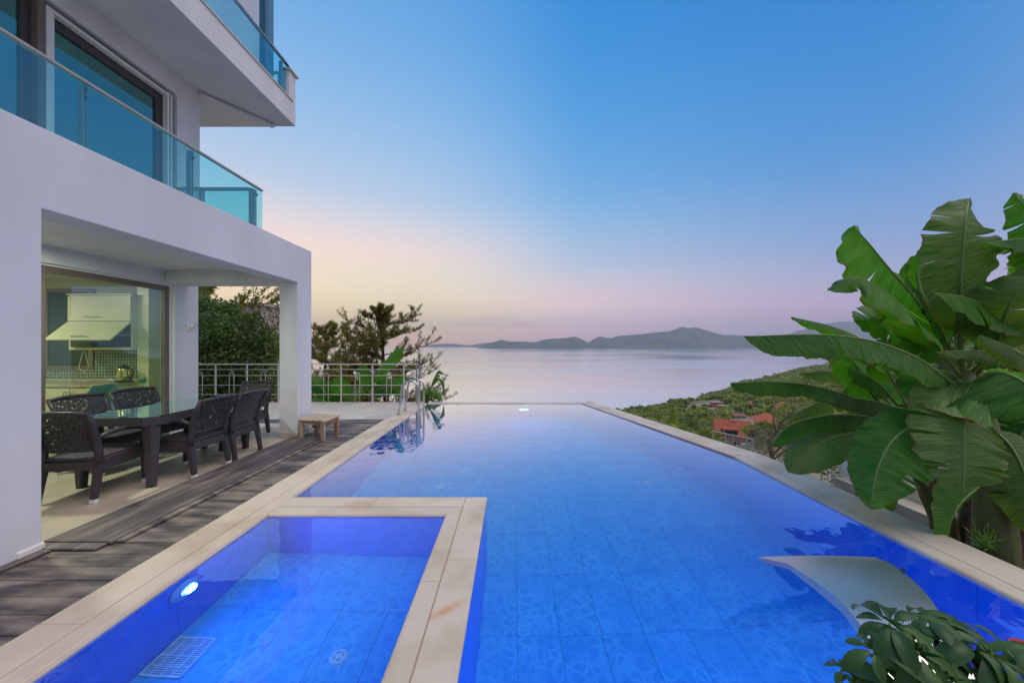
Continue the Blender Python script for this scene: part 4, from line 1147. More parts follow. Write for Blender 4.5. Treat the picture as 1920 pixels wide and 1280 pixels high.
for xp in (-2.42, -2.34):
    b_ = MB(); b_.box(xp - 0.018, xp + 0.018, 8.63, 8.67, 0.0, 0.972); at(rl, b_, 'end_post', M['alu'])

# ================================================================ POOL LADDER
ld = empty('pool_ladder', (-2.39, 7.46, 0), label='stainless steel pool ladder with arched handrails', cat='pool ladder')
for yy in (7.245, 7.68):
    pts = [(-2.405, yy, 0.0), (-2.375, yy, 0.30), (-2.345, yy, 0.52)]
    for a in np.linspace(PI, 0, 11): pts.append((-2.165 + 0.18 * math.cos(a), yy, 0.545 + 0.17 * math.sin(a)))
    pts += [(-1.985, yy, 0.3), (-1.985, yy, -0.6), (-1.985, yy, -0.95)]
    b_ = MB(); b_.tube(pts, 0.0215, 12); at(ld, b_, 'handrail', M['steel'], smooth=True)
    b_ = MB(); b_.lathe([(0.045, 0), (0.045, 0.006), (0.03, 0.016)], 20, c=(-2.405, yy, 0.0)); at(ld, b_, 'foot_flange', M['steel'])
for z in (-0.2, -0.45, -0.7):
    b_ = MB(); b_.box(-2.02, -1.95, 7.262, 7.663, z - 0.015, z + 0.01); at(ld, b_, 'step', M['steel'])

# ================================================================ BENCH / STOOL
bn = empty('low_bench', (-3.1, 5.45, 0), label='low worn wooden bench beside the white pillar', cat='bench')
def bb(m_, nm, mat=None, **kw): return at(bn, m_, nm, mat or M['benchwood'], **kw)
for k in range(4):
    f0, f1 = k / 4, (k + 1) / 4 - 0.012
    A, B_, Cc, D_ = (-3.37, 5.36), (-2.86, 5.24), (-2.86, 5.70), (-3.37, 5.82)
    pts = [lerp2(A, B_, f0), lerp2(A, B_, f1), lerp2(D_, Cc, f1), lerp2(D_, Cc, f0)]
    m_ = MB(); m_.prism(pts, 0.30, 0.318); bb(m_, 'slat', bevel=0.002)
legs = [(-3.325, 5.41, 0.027), (-2.94, 5.31, 0.0), (-2.89, 5.62, 0.0), (-3.27, 5.72, 0.0)]
for i, (lx, ly, lz) in enumerate(legs):
    m_ = MB(); m_.bar((lx, ly, 0.30), (lx, ly, lz), 0.06, 0.055, w1=0.045, h1=0.045); bb(m_, 'leg', M['benchwood'] if i < 2 else M['benchwood_red'], bevel=0.002)
for i in range(4):
    a = legs[i]; b2 = legs[(i + 1) % 4]
    m_ = MB(); m_.bar((a[0], a[1], 0.265), (b2[0], b2[1], 0.265), 0.022, 0.065); bb(m_, 'apron', M['benchwood'] if i != 1 else M['benchwood_red'])

# ================================================================ TABLE
tb = empty('dining_table', (-4.15, 4.28, 0), label='long dark rattan dining table with a green glass top', cat='table')
tx0, tx1, ty0, ty1, ch = -4.58, -3.72, 3.50, 5.08, 0.12
poly = [(tx0 + ch, ty0), (tx1 - ch * 0.6, ty0), (tx1, ty0 + ch * 0.6), (tx1 - 0.03, ty1 - 0.42), (tx1 - 0.22, ty1), (tx0 + 0.22, ty1), (tx0, ty1 - 0.42), (tx0, ty0 + ch)]
cx_, cy_ = (tx0 + tx1) / 2, (ty0 + ty1) / 2
inn = [(cx_ + (a - cx_) * 0.9, cy_ + (b - cy_) * 0.94) for a, b in poly]
fr = MB()
for i in range(8):
    j = (i + 1) % 8
    for z0, z1 in ((0.655, 0.735),):
        q4 = [poly[i], poly[j], inn[j], inn[i]]
        fr.prism(q4, z0, z1)
at(tb, fr, 'table_frame', M['rattan'])
gt = MB(); gt.prism([(cx_ + (a - cx_) * 0.995, cy_ + (b - cy_) * 0.995) for a, b in poly], 0.737, 0.747); at(tb, gt, 'glass_top', M['glass_table'])
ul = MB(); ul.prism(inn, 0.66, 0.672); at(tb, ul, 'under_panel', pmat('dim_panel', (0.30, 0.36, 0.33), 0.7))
for lx, ly in ((-3.79, 3.59), (-4.50, 3.57), (-3.84, 4.92), (-4.44, 4.92)):
    m_ = MB(); m_.bar((lx, ly, 0.655), (lx, ly, 0.0), 0.105, 0.105, w1=0.062, h1=0.062); at(tb, m_, 'leg', M['rattan'], bevel=0.01)

# ================================================================ CHAIRS
def lace_mesh(w, h, name):
    """openwork of crossing rattan strands between y-plane points; local x in [-w/2,w/2], z in [0,h]"""
    r_ = random.Random(5)
    m_ = MB()
    nx, nz = 20, 16
    pt = {}
    for i in range(nx + 1):
        for j in range(nz + 1):
            jx = 0 if i in (0, nx) else r_.uniform(-0.45, 0.45) * w / nx
            jz = 0 if j in (0, nz) else r_.uniform(-0.45, 0.45) * h / nz
            pt[i, j] = Vector((-w / 2 + i * w / nx + jx, r_.uniform(-0.004, 0.004), j * h / nz + jz))
    for i in range(nx + 1):
        for j in range(nz + 1):
            for di, dj, pr in ((1, 0, 0.72), (0, 1, 0.72), (1, 1, 0.62), (1, -1, 0.62), (2, 1, 0.25), (1, 2, 0.25)):
                k = (i + di, j + dj)
                if k in pt and r_.random() < pr:
                    a, b = pt[i, j], pt[k]
                    dy = r_.uniform(-0.003, 0.003)
                    m_.bar(a + Vector((0, dy, 0)), b + Vector((0, -dy, 0)), 0.0085, 0.005, up=(0, 1, 0.01))
    return m_
def make_chair(lace=True, caps=True):
    t = empty('rattan_chair')
    w = 0.225        # half spacing of legs
    for sx in (-1, 1):
        m_ = MB(); m_.bar((sx * w, -0.235, 0.36), (sx * (w + 0.004), -0.285, 0.035), 0.058, 0.05, w1=0.042, h1=0.042)
        lg = m_.build('rear_leg', M['rattan_plain'], t, bevel=0.004)
        m2 = MB(); m2.bar((sx * (w + 0.004), -0.284, 0.036), (sx * (w + 0.004), -0.289, 0.0), 0.044, 0.044, w1=0.04, h1=0.04)
        if caps: m2.build('foot_cap', M['cap'], lg)
        else: m2.build('foot_cap', M['rattan_plain'], lg)
        m_ = MB(); m_.bar((sx * w, 0.225, 0.56), (sx * w, 0.245, 0.035), 0.052, 0.052, w1=0.042, h1=0.042)
        lg = m_.build('front_leg', M['rattan_plain'], t, bevel=0.004)
        m2 = MB(); m2.bar((sx * w, 0.245, 0.036), (sx * w, 0.246, 0.0), 0.044, 0.044, w1=0.04, h1=0.04)
        m2.build('foot_cap', M['cap'] if caps else M['rattan_plain'], lg)
        # upright of the back
        m_ = MB(); m_.tube([(sx * w, -0.235, 0.35), (sx * w, -0.238, 0.46), (sx * (w + 0.005), -0.262, 0.60), (sx * (w + 0.018), -0.315, 0.74), (sx * (w + 0.03), -0.37, 0.855)], [0.031, 0.03, 0.027, 0.024, 0.021], 8)
        m_.build('back_upright', M['rattan_plain'], t, smooth=True)
        m_ = MB(); m_.tube([(sx * (w + 0.008), -0.262, 0.60), (sx * (w + 0.02), -0.18, 0.635), (sx * (w + 0.025), -0.02, 0.645), (sx * (w + 0.02), 0.14, 0.625), (sx * w, 0.23, 0.585), (sx * w, 0.245, 0.54)], [0.02, 0.022, 0.023, 0.023, 0.022, 0.02], 8)
        m_.build('armrest', M['rattan_plain'], t, smooth=True)
    # seat and aprons
    m_ = MB(); m_.box(-0.235, 0.235, -0.245, 0.255, 0.385, 0.425); m_.build('seat', M['rattan'], t, bevel=0.012)
    m_ = MB()
    m_.box(-0.205, 0.205, -0.258, -0.232, 0.30, 0.384); m_.box(-0.205, 0.205, 0.232, 0.252, 0.30, 0.384)
    m_.box(-0.252, -0.222, -0.23, 0.23, 0.29, 0.40); m_.box(0.222, 0.252, -0.23, 0.23, 0.29, 0.40)
    m_.build('seat_apron', M['rattan'], t, bevel=0.005)
    # back cross rails
    m_ = MB(); m_.tube([(-0.225, -0.238, 0.49), (0, -0.262, 0.49), (0.225, -0.238, 0.49)], 0.017, 8)
    m_.build('back_lower_rail', M['rattan_plain'], t, smooth=True)
    m_ = MB(); m_.tube([(-0.255, -0.37, 0.855), (-0.12, -0.395, 0.868), (0, -0.402, 0.872), (0.12, -0.395, 0.868), (0.255, -0.37, 0.855)], 0.021, 8)
    m_.build('back_top_rail', M['rattan_plain'], t, smooth=True)
    # panel following the leaning, slightly bowed back
    if lace: m_ = lace_mesh(0.46, 0.37, 'lace')
    else:
        m_ = MB()
        n_ = 10
        for i in range(n_):
            for j in range(9):
                x0, x1 = -0.23 + i * 0.046, -0.23 + (i + 1) * 0.046
                m_.box(x0, x1, -0.004, 0.004, j * 0.0411, (j + 1) * 0.0411)
    nv = []
    for (x_, y_, z_) in m_.v:
        f = z_ / 0.37
        bow = 0.028 * (1 - (x_ / 0.23) ** 2)
        yb = -0.238 - 0.025 * f - 0.107 * f * f
        nv.append((x_ * (1 + 0.1 * f), yb + y_ - bow, 0.49 + z_))
    m_.v = nv
    m_.build('back_panel', M['rattan_plain'] if lace else M['rattan'], t)
    return t
ch0 = make_chair()
ch1 = make_chair(lace=False, caps=False)
CG = 'dark rattan armchairs round the dining table'
def place(o, x, y, rz, label):
    o.location = (x, y, 0); o.rotation_euler = (0, 0, rz)
    tag(o, label, 'chair', CG)
place(ch0, -4.215, 3.475, R(8), 'dark rattan armchair at the near end of the table, its lace back to the camera')
place(ch1, -3.83, 4.58, R(92), 'dark rattan armchair with a closed woven back nearest the white pillar')
for x, y, rz, lb in ((-3.85, 4.06, R(90), 'dark lace-back rattan armchair on the pool side, middle of the table'),
                     (-4.90, 4.12, R(-94), 'dark lace-back rattan armchair on the wall side, nearer the camera'),
                     (-4.93, 4.74, R(-96), 'dark lace-back rattan armchair on the wall side, farther from the camera'),
                     (-4.27, 5.38, R(180), 'dark lace-back rattan armchair at the far end of the table in front of the hedge')):
    c_ = copy_tree(ch0)
    place(c_, x, y, rz, lb)
ch1_loc = ch1

# ================================================================ CASCADE
cs = empty('waterfall_spout', (1.42, 0.95, 0), label='curved stainless steel waterfall spout rising over the near right of the pool', cat='water spout')
rows = [  # (y, z, left x, right x)
    (1.79, 0.386), (1.73, 0.414), (1.65, 0.440), (1.58, 0.456), (1.50, 0.470), (1.43, 0.479), (1.36, 0.484), (1.29, 0.484), (1.22, 0.476), (1.16, 0.462), (1.10, 0.436), (1.04, 0.39), (1.00, 0.33), (0.97, 0.24), (0.955, 0.12), (0.95, 0.0)]
pxl = [(1421, 1044), (1476, 1055.5), (1521, 1084), (1566.6, 1116), (1597, 1149), (1642, 1210), (1666, 1267), (1690, 1330)]
pxr = [(1636, 1042), (1672, 1056), (1710, 1085), (1741, 1116), (1763, 1149), (1800, 1210), (1830, 1267), (1860, 1330)]
def rowx(tab, y_, z_):
    py = 645 + (1.5 - z_) / y_ * 640
    return (np.interp(py, [p[1] for p in tab], [p[0] for p in tab]) - 960) / 640 * y_
prev = None
L_, R_ = [], []
for (y_, z_) in rows:
    a, b = rowx(pxl, y_, z_), rowx(pxr, y_, z_)
    if y_ < 1.09: a, b = L_[-1][0] + 0.004, R_[-1][0] - 0.002
    L_.append((a, y_, z_)); R_.append((b, y_, z_))
m_ = MB()
nr = len(rows); nc = 9
vs = []
for i in range(nr):
    for k in range(nc):
        f = k / (nc - 1)
        a, b = Vector(L_[i]), Vector(R_[i])
        vs.append(a.lerp(b, f) + Vector((0, 0, 0.006 * math.sin(PI * f))))
top = len(vs)
for i in range(nr):
    t = Vector(rows[min(i + 1, nr - 1)] + (0,)) - Vector(rows[max(i - 1, 0)] + (0,))
    nrm_ = Vector((0, -t.y, t.x)).normalized() if False else None
    ty_, tz_ = rows[min(i + 1, nr - 1)][0] - rows[max(i - 1, 0)][0], rows[min(i + 1, nr - 1)][1] - rows[max(i - 1, 0)][1]
    l_ = math.hypot(ty_, tz_); ny_, nz_ = tz_ / l_, -ty_ / l_      # points up / over the arch
    th = 0.012 + 0.03 * min(1, i / 5)
    for k in range(nc):
        p = vs[i * nc + k]
        vs.append(Vector((p.x, p.y - ny_ * th, p.z - nz_ * th)))
fs = []
for i in range(nr - 1):
    for k in range(nc - 1):
        a = i * nc + k
        fs.append((a, a + 1, a + nc + 1, a + nc)); fs.append((top + a, top + a + nc, top + a + nc + 1, top + a + 1))
    a = i * nc
    fs.append((a, a + nc, top + a + nc, top + a)); a += nc - 1
    fs.append((a, top + a, top + a + nc, a + nc))
for i in (0, nr - 1):
    for k in range(nc - 1):
        a = i * nc + k
        fs.append((a, top + a, top + a + 1, a + 1))
m_.add(vs, fs)
o_ = at(cs, m_, 'curved_blade', M['blade'], smooth=True)
es = o_.modifiers.new('split', 'EDGE_SPLIT'); es.split_angle = R(50)
b_ = MB(); b_.box(1.28, 1.68, 0.86, 1.04, 0.0, 0.012); b_.build('mounting_plate', M['steel'], cs) if False else at(cs, b_, 'mounting_plate', M['steel'])
b_ = MB(); b_.lathe([(0.008, 0), (0.008, 0.008)], 10, c=(R_[3][0] - 0.01, 1.56, 0.465)); at(cs, b_, 'screw', M['black'])
# ================================================================ VEGETATION
def unit(a): return a / np.maximum(np.linalg.norm(a, axis=-1, keepdims=True), 1e-9)
def quads_mesh(name, V4, mat, smooth=False):
    """V4: (n,4,3)"""
    n = len(V4)
    me = bpy.data.meshes.new(name)
    me.vertices.add(n * 4); me.vertices.foreach_set('co', np.ascontiguousarray(V4, dtype=np.float32).ravel())
    me.loops.add(n * 4); me.loops.foreach_set('vertex_index', np.arange(n * 4, dtype=np.int32))
    me.polygons.add(n); me.polygons.foreach_set('loop_start', np.arange(0, n * 4, 4, dtype=np.int32))
    me.update(calc_edges=True)
    me.materials.append(mat)
    return me
def leaves(c, ax, ln, wd, fold=0.25, r=rng):
    """rhombic leaves: centres c, long axes ax"""
    n = len(c)
    ax = unit(ax)
    s = unit(np.cross(ax, unit(r.normal(size=(n, 3)))))
    nn = np.cross(ax, s)
    ln = np.broadcast_to(ln, n)[:, None]; wd = np.broadcast_to(wd, n)[:, None]
    base = c - ax * ln * 0.5; tip = c + ax * ln * 0.5 - nn * ln * 0.08
    mid = c - ax * ln * 0.05
    return np.stack([base, mid + s * wd * 0.5 + nn * wd * fold, tip, mid - s * wd * 0.5 + nn * wd * fold], 1)
def blob_points(n, blobs, r=rng, shell=0.55):
    """points biased to the outer shells of ellipsoids; blobs: (x,y,z,rx,ry,rz)"""
    blobs = np.asarray(blobs, float)
    w = (blobs[:, 3] * blobs[:, 4] * blobs[:, 5]) ** (2 / 3); w /= w.sum()
    k = r.choice(len(blobs), n, p=w)
    d = unit(r.normal(size=(n, 3)))
    rad = shell + (1 - shell) * r.random(n) ** 0.7
    return blobs[k, :3] + d * rad[:, None] * blobs[k, 3:6], d
def branch_mb(m_, p0, p1, r0, r1, k=5, wob=0.08, r=random):
    p0 = Vector(p0); p1 = Vector(p1); L_ = (p1 - p0).length
    pts = []
    for i in range(k + 1):
        f = i / k
        p = p0.lerp(p1, f)
        if 0 < i < k: p += Vector((r.uniform(-1, 1), r.uniform(-1, 1), r.uniform(-0.4, 0.4))) * L_ * wob
        pts.append(p)
    m_.tube(pts, [r0 + (r1 - r0) * i / k for i in range(k + 1)], 6)
    return pts

# ---- laurel hedge trees left of the terrace
def bushy_tree(name, base, blobs, nl, ln, wd, mat, label, cat, trunk_top, tr=0.07, droop=0.5, seed=1, group=None, limbs=6):
    r = np.random.default_rng(seed)
    t = empty(name, base, label=label, cat=cat, group=group)
    B = np.asarray(blobs, float).copy(); B[:, :3] -= np.array(base)
    c, d = blob_points(nl, B, r, 0.45)
    ax = d * 0.7 + r.normal(size=(nl, 3)) * 0.6 + np.array([0, 0, -droop])
    V = leaves(c, ax, ln * (0.7 + 0.6 * r.random(nl)), wd * (0.7 + 0.6 * r.random(nl)), 0.2, r)
    link_mesh('foliage', quads_mesh(name + '_foliage', V, mat), t)
    rr = random.Random(seed)
    m_ = MB()
    tt = Vector(trunk_top) - Vector(base)
    branch_mb(m_, (0, 0, 0), tt, tr, tr * 0.6, 5, 0.04, rr)
    for i in range(min(limbs, len(B))):
        bpt = B[i % len(B)]
        branch_mb(m_, tt * rr.uniform(0.6, 0.95), Vector(bpt[:3]) + Vector((0, 0, bpt[5] * 0.4)), tr * 0.5, tr * 0.12, 4, 0.06, rr)
    m_.build('trunk', M['bark'], t, smooth=True)
    return t
def bl(px, py, d, rx, ry, rz):
    p = P(px, py, d); return (p.x, p.y, p.z, rx, ry, rz)
# nearer evergreen shrubs behind the porch (px 372-525)
bushy_tree('laurel_bush', (-7.3, 9.6, -1.2),
           [bl(400, 700, 9.4, .9, .6, .8), bl(450, 690, 9.4, .8, .6, .75), bl(490, 700, 9.3, .55, .5, .65), bl(400, 630, 9.6, .8, .6, .7), bl(455, 625, 9.6, .7, .6, .6), bl(350, 660, 9.8, .9, .7, 1.2), bl(425, 740, 9.2, .9, .4, .5), bl(480, 740, 9.2, .6, .4, .5), bl(500, 650, 9.5, .35, .4, .5)],
           15000, 0.13, 0.05, M['hedge'], 'dense dark green laurel bush seen through the porch behind the railing', 'bush', (-7.3, 9.7, 1.0), seed=2, limbs=9)
bushy_tree('bay_tree', (-9.0, 10.8, -1.5),
           [bl(395, 590, 10.6, .6, .5, .6), bl(420, 600, 10.5, .45, .4, .5), bl(375, 620, 10.6, .7, .5, .6), bl(432, 585, 10.7, .25, .3, .4), bl(350, 590, 10.8, .8, .6, 1.0)],
           5500, 0.14, 0.05, M['hedge'], 'lighter green shrub rising left of the laurel bush beside the house corner', 'tree', (-8.9, 10.9, 1.6), seed=3, limbs=5)
# loose climbing shoots hanging at the top
def hanging_shoots():
    r = random.Random(9)
    t = empty('willowy_tree', (-6.6, 9.8, -1.0), label='thin drooping twigs with narrow leaves against the yellow sky beside the pillar', cat='tree')
    m_ = MB(); cs_, ax_ = [], []
    for (px, py0, py1, d) in ((466, 530, 640, 9.6), (475, 528, 610, 9.7), (480, 532, 620, 9.7), (470, 560, 650, 9.6), (500, 555, 650, 9.7), (512, 548, 640, 9.8), (518, 545, 600, 9.9), (505, 580, 660, 9.7), (495, 600, 680, 9.6), (520, 570, 640, 9.8), (490, 565, 610, 9.7), (488, 620, 680, 9.5), (508, 620, 690, 9.5)):
        top = P(px, py0, d); bot = P(px + r.uniform(-10, 4), py1, d)
        pts = branch_mb(m_, bot, top, 0.010, 0.004, 7, 0.05, r)
        for i in range(len(pts) - 1):
            for q in range(5):
                p = pts[i].lerp(pts[i + 1], r.random()); dv = Vector((r.uniform(-1, 1), r.uniform(-.6, .6), r.uniform(-1, -0.1))).normalized()
                cs_.append(tuple(p + dv * 0.06)); ax_.append(tuple(dv))
    o = Vector(t.location)
    branch_mb(m_, (-6.9, 9.8, -1.0), P(500, 690, 9.7), 0.05, 0.02, 5, 0.03, r)
    m_.v = [(v[0] - o.x, v[1] - o.y, v[2] - o.z) for v in m_.v]
    m_.build('twigs', M['bark'], t)
    V = leaves(np.array(cs_) - np.array(o), np.array(ax_), 0.13, 0.035, 0.2)
    link_mesh('foliage', quads_mesh('willowy_foliage', V, M['hedge_dry']), t)
hanging_shoots()
# neighbouring flat roofed building behind the hedge
nb = empty('neighbour_building', (-16, 21, -4), label='grey flat roofed block half hidden behind the hedge', cat='building')
p0, p1 = P(432, 564, 20), P(486, 572, 20)
b_ = MB(); b_.box(p0.x - 6, p1.x, 20, 22.3, -4, p1.z); at(nb, b_, 'wall', M['concrete'])
b_ = MB(); b_.box(p0.x - 6.1, p1.x + 0.12, 19.88, 22.4, p1.z + 0.002, p1.z + 0.14); at(nb, b_, 'roof_edge', M['stone_pale'])

# ---- conifers
def conifer(name, base, height, spread, label, seed, mat, nbr=34, dens=26, cyl=0.45, top_r=0.03, ln=0.13, group=None, start=0.28, cat='pine tree', up=0.25, wd=None):
    r = random.Random(seed); rn = np.random.default_rng(seed)
    t = empty(name, base, label=label, cat=cat, group=group)
    m_ = MB()
    lean = Vector((r.uniform(-.03, .03) * height, 0, 0))
    pts = [Vector((0, 0, 0)).lerp(Vector((lean.x, 0, height)), i / 9) + Vector((r.uniform(-.015, .015) * height * (i > 0), 0, 0)) for i in range(10)]
    m_.tube(pts, [0.02 * height * (1 - i / 9) + top_r for i in range(10)], 7)
    cs_, ax_ = [], []
    for b in range(nbr):
        f = start + (1 - start) * (b + r.random()) / nbr
        i = min(8, int(f * 9)); p = pts[i].lerp(pts[i + 1], f * 9 - i)
        L_ = spread * (cyl + (1 - cyl) * (1 - (f - start) / (1 - start))) * r.uniform(0.55, 1.15) * (1.0 if f < 0.93 else 0.45)
        a = r.uniform(0, 2 * PI)
        e = p + Vector((math.cos(a) * L_, math.sin(a) * L_, L_ * r.uniform(up - 0.2, up + 0.3)))
        bp = branch_mb(m_, p, e, 0.004 * height * (1 - f) + 0.015, 0.008, 4, 0.06, r)
        subs = [bp]
        for s_ in range(8):
            q = bp[1 + s_ % 4]; dv = (e - p).normalized() * 0.6 + Vector((r.uniform(-.9, .9), r.uniform(-.9, .9), r.uniform(0, 1.3)))
            subs.append(branch_mb(m_, q, q + dv.normalized() * L_ * r.uniform(.25, .5), 0.012, 0.006, 3, 0.05, r))
        for sp in subs:
            for i in range(len(sp) - 1):
                for q in range(dens):
                    p_ = sp[i].lerp(sp[i + 1], r.random())
                    dv = ((sp[i + 1] - sp[i]).normalized() * 0.5 + Vector((r.gauss(0, .7), r.gauss(0, .7), r.gauss(0.35, .6)))).normalized()
                    cs_.append(tuple(p_ + dv * ln * 0.5)); ax_.append(tuple(dv))
    m_.build('trunk', M['bark'], t)
    V = leaves(np.array(cs_), np.array(ax_), ln * (0.7 + 0.6 * rn.random(len(cs_))), wd or ln * 0.22, 0.1, rn)
    link_mesh('foliage', quads_mesh(name + '_foliage', V, mat), t)
    return t
def pinebase(px, d, z): q = P(px, 645, d); return (q.x, d, z)
conifer('pine_tree', pinebase(724, 16, -6.0), 9.1, 2.7, 'tall bushy pine rising behind the terrace railing against the sunset', 21, M['pine'], 70, 19, 0.55, ln=0.17, start=0.22, wd=0.028, up=0.3)
conifer('pine_tree', pinebase(606, 18, -7.0), 9.3, 2.5, 'darker spreading pine just right of the white pillar', 23, M['pine'], 52, 19, 0.75, ln=0.18, start=0.35, wd=0.028, up=0.25)
conifer('pine_tree', pinebase(663, 14, -5.5), 6.2, 1.9, 'lower olive green pine between the two taller ones', 25, M['pine'], 56, 20, 0.5, ln=0.16, start=0.25, wd=0.028, up=0.25)
conifer('pine_tree', pinebase(778, 13, -6.0), 5.6, 1.3, 'small sparse pine right of the railing end', 26, M['pine'], 26, 12, 0.7, ln=0.15, start=0.35, wd=0.02)
conifer('cedar_tree', pinebase(375, 13, -3.0), 8.0, 2.6, 'dark cedar branch reaching over the hedge at the house corner', 27, M['pine'], 26, 22, 0.8, ln=0.22, start=0.5, cat='cedar tree', up=0.0, wd=0.05)

# ---- banana plants
def banana_leaf(parent, pts, w, up, fold=20, fold2=None, mat='ban_a', tears=0, seed=0, stalk=0.18, name='leaf', curl=12, wl=1.0, wr=1.0, rag=0.03, tp=2.1):
    """pts: control points base->tip (world); up: hint of the upper side's normal; fold: degrees each blade drops"""
    r = random.Random(seed)
    ctrl = [Vector(p) for p in pts]
    n = 64
    def cr(t):
        k = len(ctrl) - 1; f = t * k; i = min(int(f), k - 1); u = f - i
        g = lambda j: ctrl[max(0, min(k, j))] if 0 <= j <= k else (ctrl[0] * 2 - ctrl[1] if j < 0 else ctrl[k] * 2 - ctrl[k - 1])
        a, b, c, d = g(i - 1), g(i), g(i + 1), g(i + 2)
        return 0.5 * ((2 * b) + (c - a) * u + (2 * a - 5 * b + 4 * c - d) * u * u + (3 * b - a - 3 * c + d) * u ** 3)
    P_ = [cr(i / n) for i in range(n + 1)]
    T = [(P_[min(i + 1, n)] - P_[max(i - 1, 0)]).normalized() for i in range(n + 1)]
    ups = Vector(up).normalized()
    org = Vector(parent.location)
    rot = Matrix.Identity(3)
    mb_ = MB()
    mb_.uv = []
    fl = fold if isinstance(fold, tuple) else (fold, fold)
    K = 6
    def width(t):
        s_ = (t - stalk) / (1 - stalk)
        if s_ <= 0: return 0.0
        a = min(1, s_ / 0.16) ** 0.6
        b = (1 - max(0, (s_ - 0.4) / 0.6) ** tp) if s_ > 0.4 else 1
        return a * max(0.0, b) ** 0.75
    i0 = int(stalk * n)
    for side in (-1, 1):
        wmul = (wl if side < 0 else wr)
        cuts = sorted(r.sample(range(i0 + 4, n - 2), min(tears, n - i0 - 7))) if tears else []
        segs = []; a = i0
        for c in cuts + [n]:
            segs.append((a, c)); a = c
        ph = r.uniform(0, 6)
        for si, (a, b) in enumerate(segs):
            if b <= a: continue
            dang = r.gauss(0, 7) if tears else 0
            rows_ = []
            sub = []
            for i in range(a, b + 1): sub.append(i)
            for idx, i in enumerate(sub):
                t = i / n
                Nn = (ups - T[i] * ups.dot(T[i])).normalized()
                Sd = T[i].cross(Nn).normalized()
                W_ = w * width(t) * wmul * (1 + r.uniform(-rag, rag))
                shrink = 1.0
                if tears and idx == 0 and si > 0: shrink = 1.0
                row = []
                p = P_[i].copy()
                row.append((p, 0))
                for k in range(1, K + 1):
                    f = k / K
                    ang = R(fl[0 if side < 0 else 1] + curl * f * f + dang * f)
                    wave = 0.022 * math.sin(t * 46 + ph + side) * f * f + 0.010 * math.sin(t * 83 + ph * 3) * f + 0.03 * math.sin(t * 9 + ph * 2) * f
                    dirv_ = Sd * side * math.cos(ang) - Nn * math.sin(ang)
                    p = p + dirv_ * W_ / K
                    # blades lean toward the tip
                    q = p + T[i] * W_ * 0.10 * f * f + Nn * wave * w * 2.2
                    if tears and f > 0.3:
                        if idx == 0 and si > 0: q = q + T[i] * W_ * 0.05 * (f - 0.3)
                        if idx == len(sub) - 1 and si < len(segs) - 1: q = q - T[i] * W_ * 0.16 * (f - 0.3)
                    row.append((q, side * f))
                rows_.append((row, t))
            base = len(mb_.v)
            for row, t in rows_:
                for q, v_ in row:
                    mb_.v.append(tuple(q - org)); mb_.uv.append((t, v_))
            for j in range(len(rows_) - 1):
                for k in range(K):
                    A_ = base + j * (K + 1) + k; B_ = A_ + K + 1
                    mb_.f.append((A_, A_ + 1, B_ + 1, B_) if side > 0 else (A_, B_, B_ + 1, A_ + 1)); mb_.m.append(0)
    lf = mb_.build(name, M[mat], parent, smooth=True)
    # midrib and stalk
    m2 = MB()
    rad = [max(0.003, (0.026 if i < i0 else 0.017) * (1 - (i / n) * 0.85) * (w / 0.28) ** 0.5) for i in range(0, n + 1, 2)]
    m2.tube([p - org - Vector(ups) * 0.002 for p in P_[::2]], rad, 7)
    m2.build('midrib', M['midrib'], lf, smooth=True)
    return lf
def stem(parent, pts, r0, r1):
    org = Vector(parent.location)
    m_ = MB()
    m_.tube([Vector(p) - org for p in pts], [r0 + (r1 - r0) * i / (len(pts) - 1) for i in range(len(pts))], 16)
    # overlapping sheaths
    o = m_.build('stem', M['stem'], parent, smooth=True)
    return o
BG = 'banana plants in the bed beyond the right pool edge'
def bplant(loc, label, group=BG): return empty('banana_plant', loc, label=label, cat='banana plant', group=group)
bA = bplant((4.25, 2.98, -0.9), 'thick green banana stem with big hanging leaves nearest the pool coping')
stem(bA, [(4.25, 2.98, -0.9), P(1868, 1040, 2.98), P(1862, 930, 3.0), P(1845, 820, 3.05), P(1822, 730, 3.08)], 0.15, 0.085)
crown = P(1815, 735, 3.05)
LF = lambda pl, pts, w, up, **k: banana_leaf(pl, [P(*p) for p in pts], w, up, **k)
# A: front leaves
LF(bA, [(1822, 735, 3.0), (1812, 742, 2.75), (1808, 800, 2.6), (1808, 870, 2.55), (1806, 925, 2.55)], 0.31, (-0.25, -1, 0.15), fold=8, mat='ban_c', tears=5, seed=1, stalk=0.14, wl=1.05, wr=0.98)
LF(bA, [(1800, 745, 3.0), (1830, 715, 2.8), (1872, 698, 2.65), (1925, 720, 2.5), (1985, 790, 2.4)], 0.42, (-0.3, -0.8, 0.9), fold=(38, 22), mat='ban_a', tears=2, seed=2, stalk=0.10, wl=0.5, wr=1.25)
LF(bA, [(1800, 740, 3.0), (1740, 780, 2.85), (1677, 822, 2.75), (1645, 880, 2.7), (1632, 955, 2.68)], 0.25, (-0.45, -0.8, 0.5), fold=16, mat='ban_a', tears=3, seed=3, stalk=0.12, wl=1.35, wr=0.85)
LF(bA, [(1812, 740, 3.0), (1780, 715, 2.8), (1722, 672, 2.65), (1640, 640, 2.55), (1540, 627, 2.5), (1395, 630, 2.45)], 0.19, (0.0, 0.1, 1), fold=(74, 50), mat='ban_a', tears=5, seed=4, stalk=0.22, rag=0.06, tp=6)
LF(bA, [(1835, 790, 3.1), (1890, 830, 2.9), (1925, 900, 2.75), (1945, 1010, 2.7)], 0.26, (-0.4, -0.8, 0.4), fold=25, mat='ban_c', tears=3, seed=5, stalk=0.1)
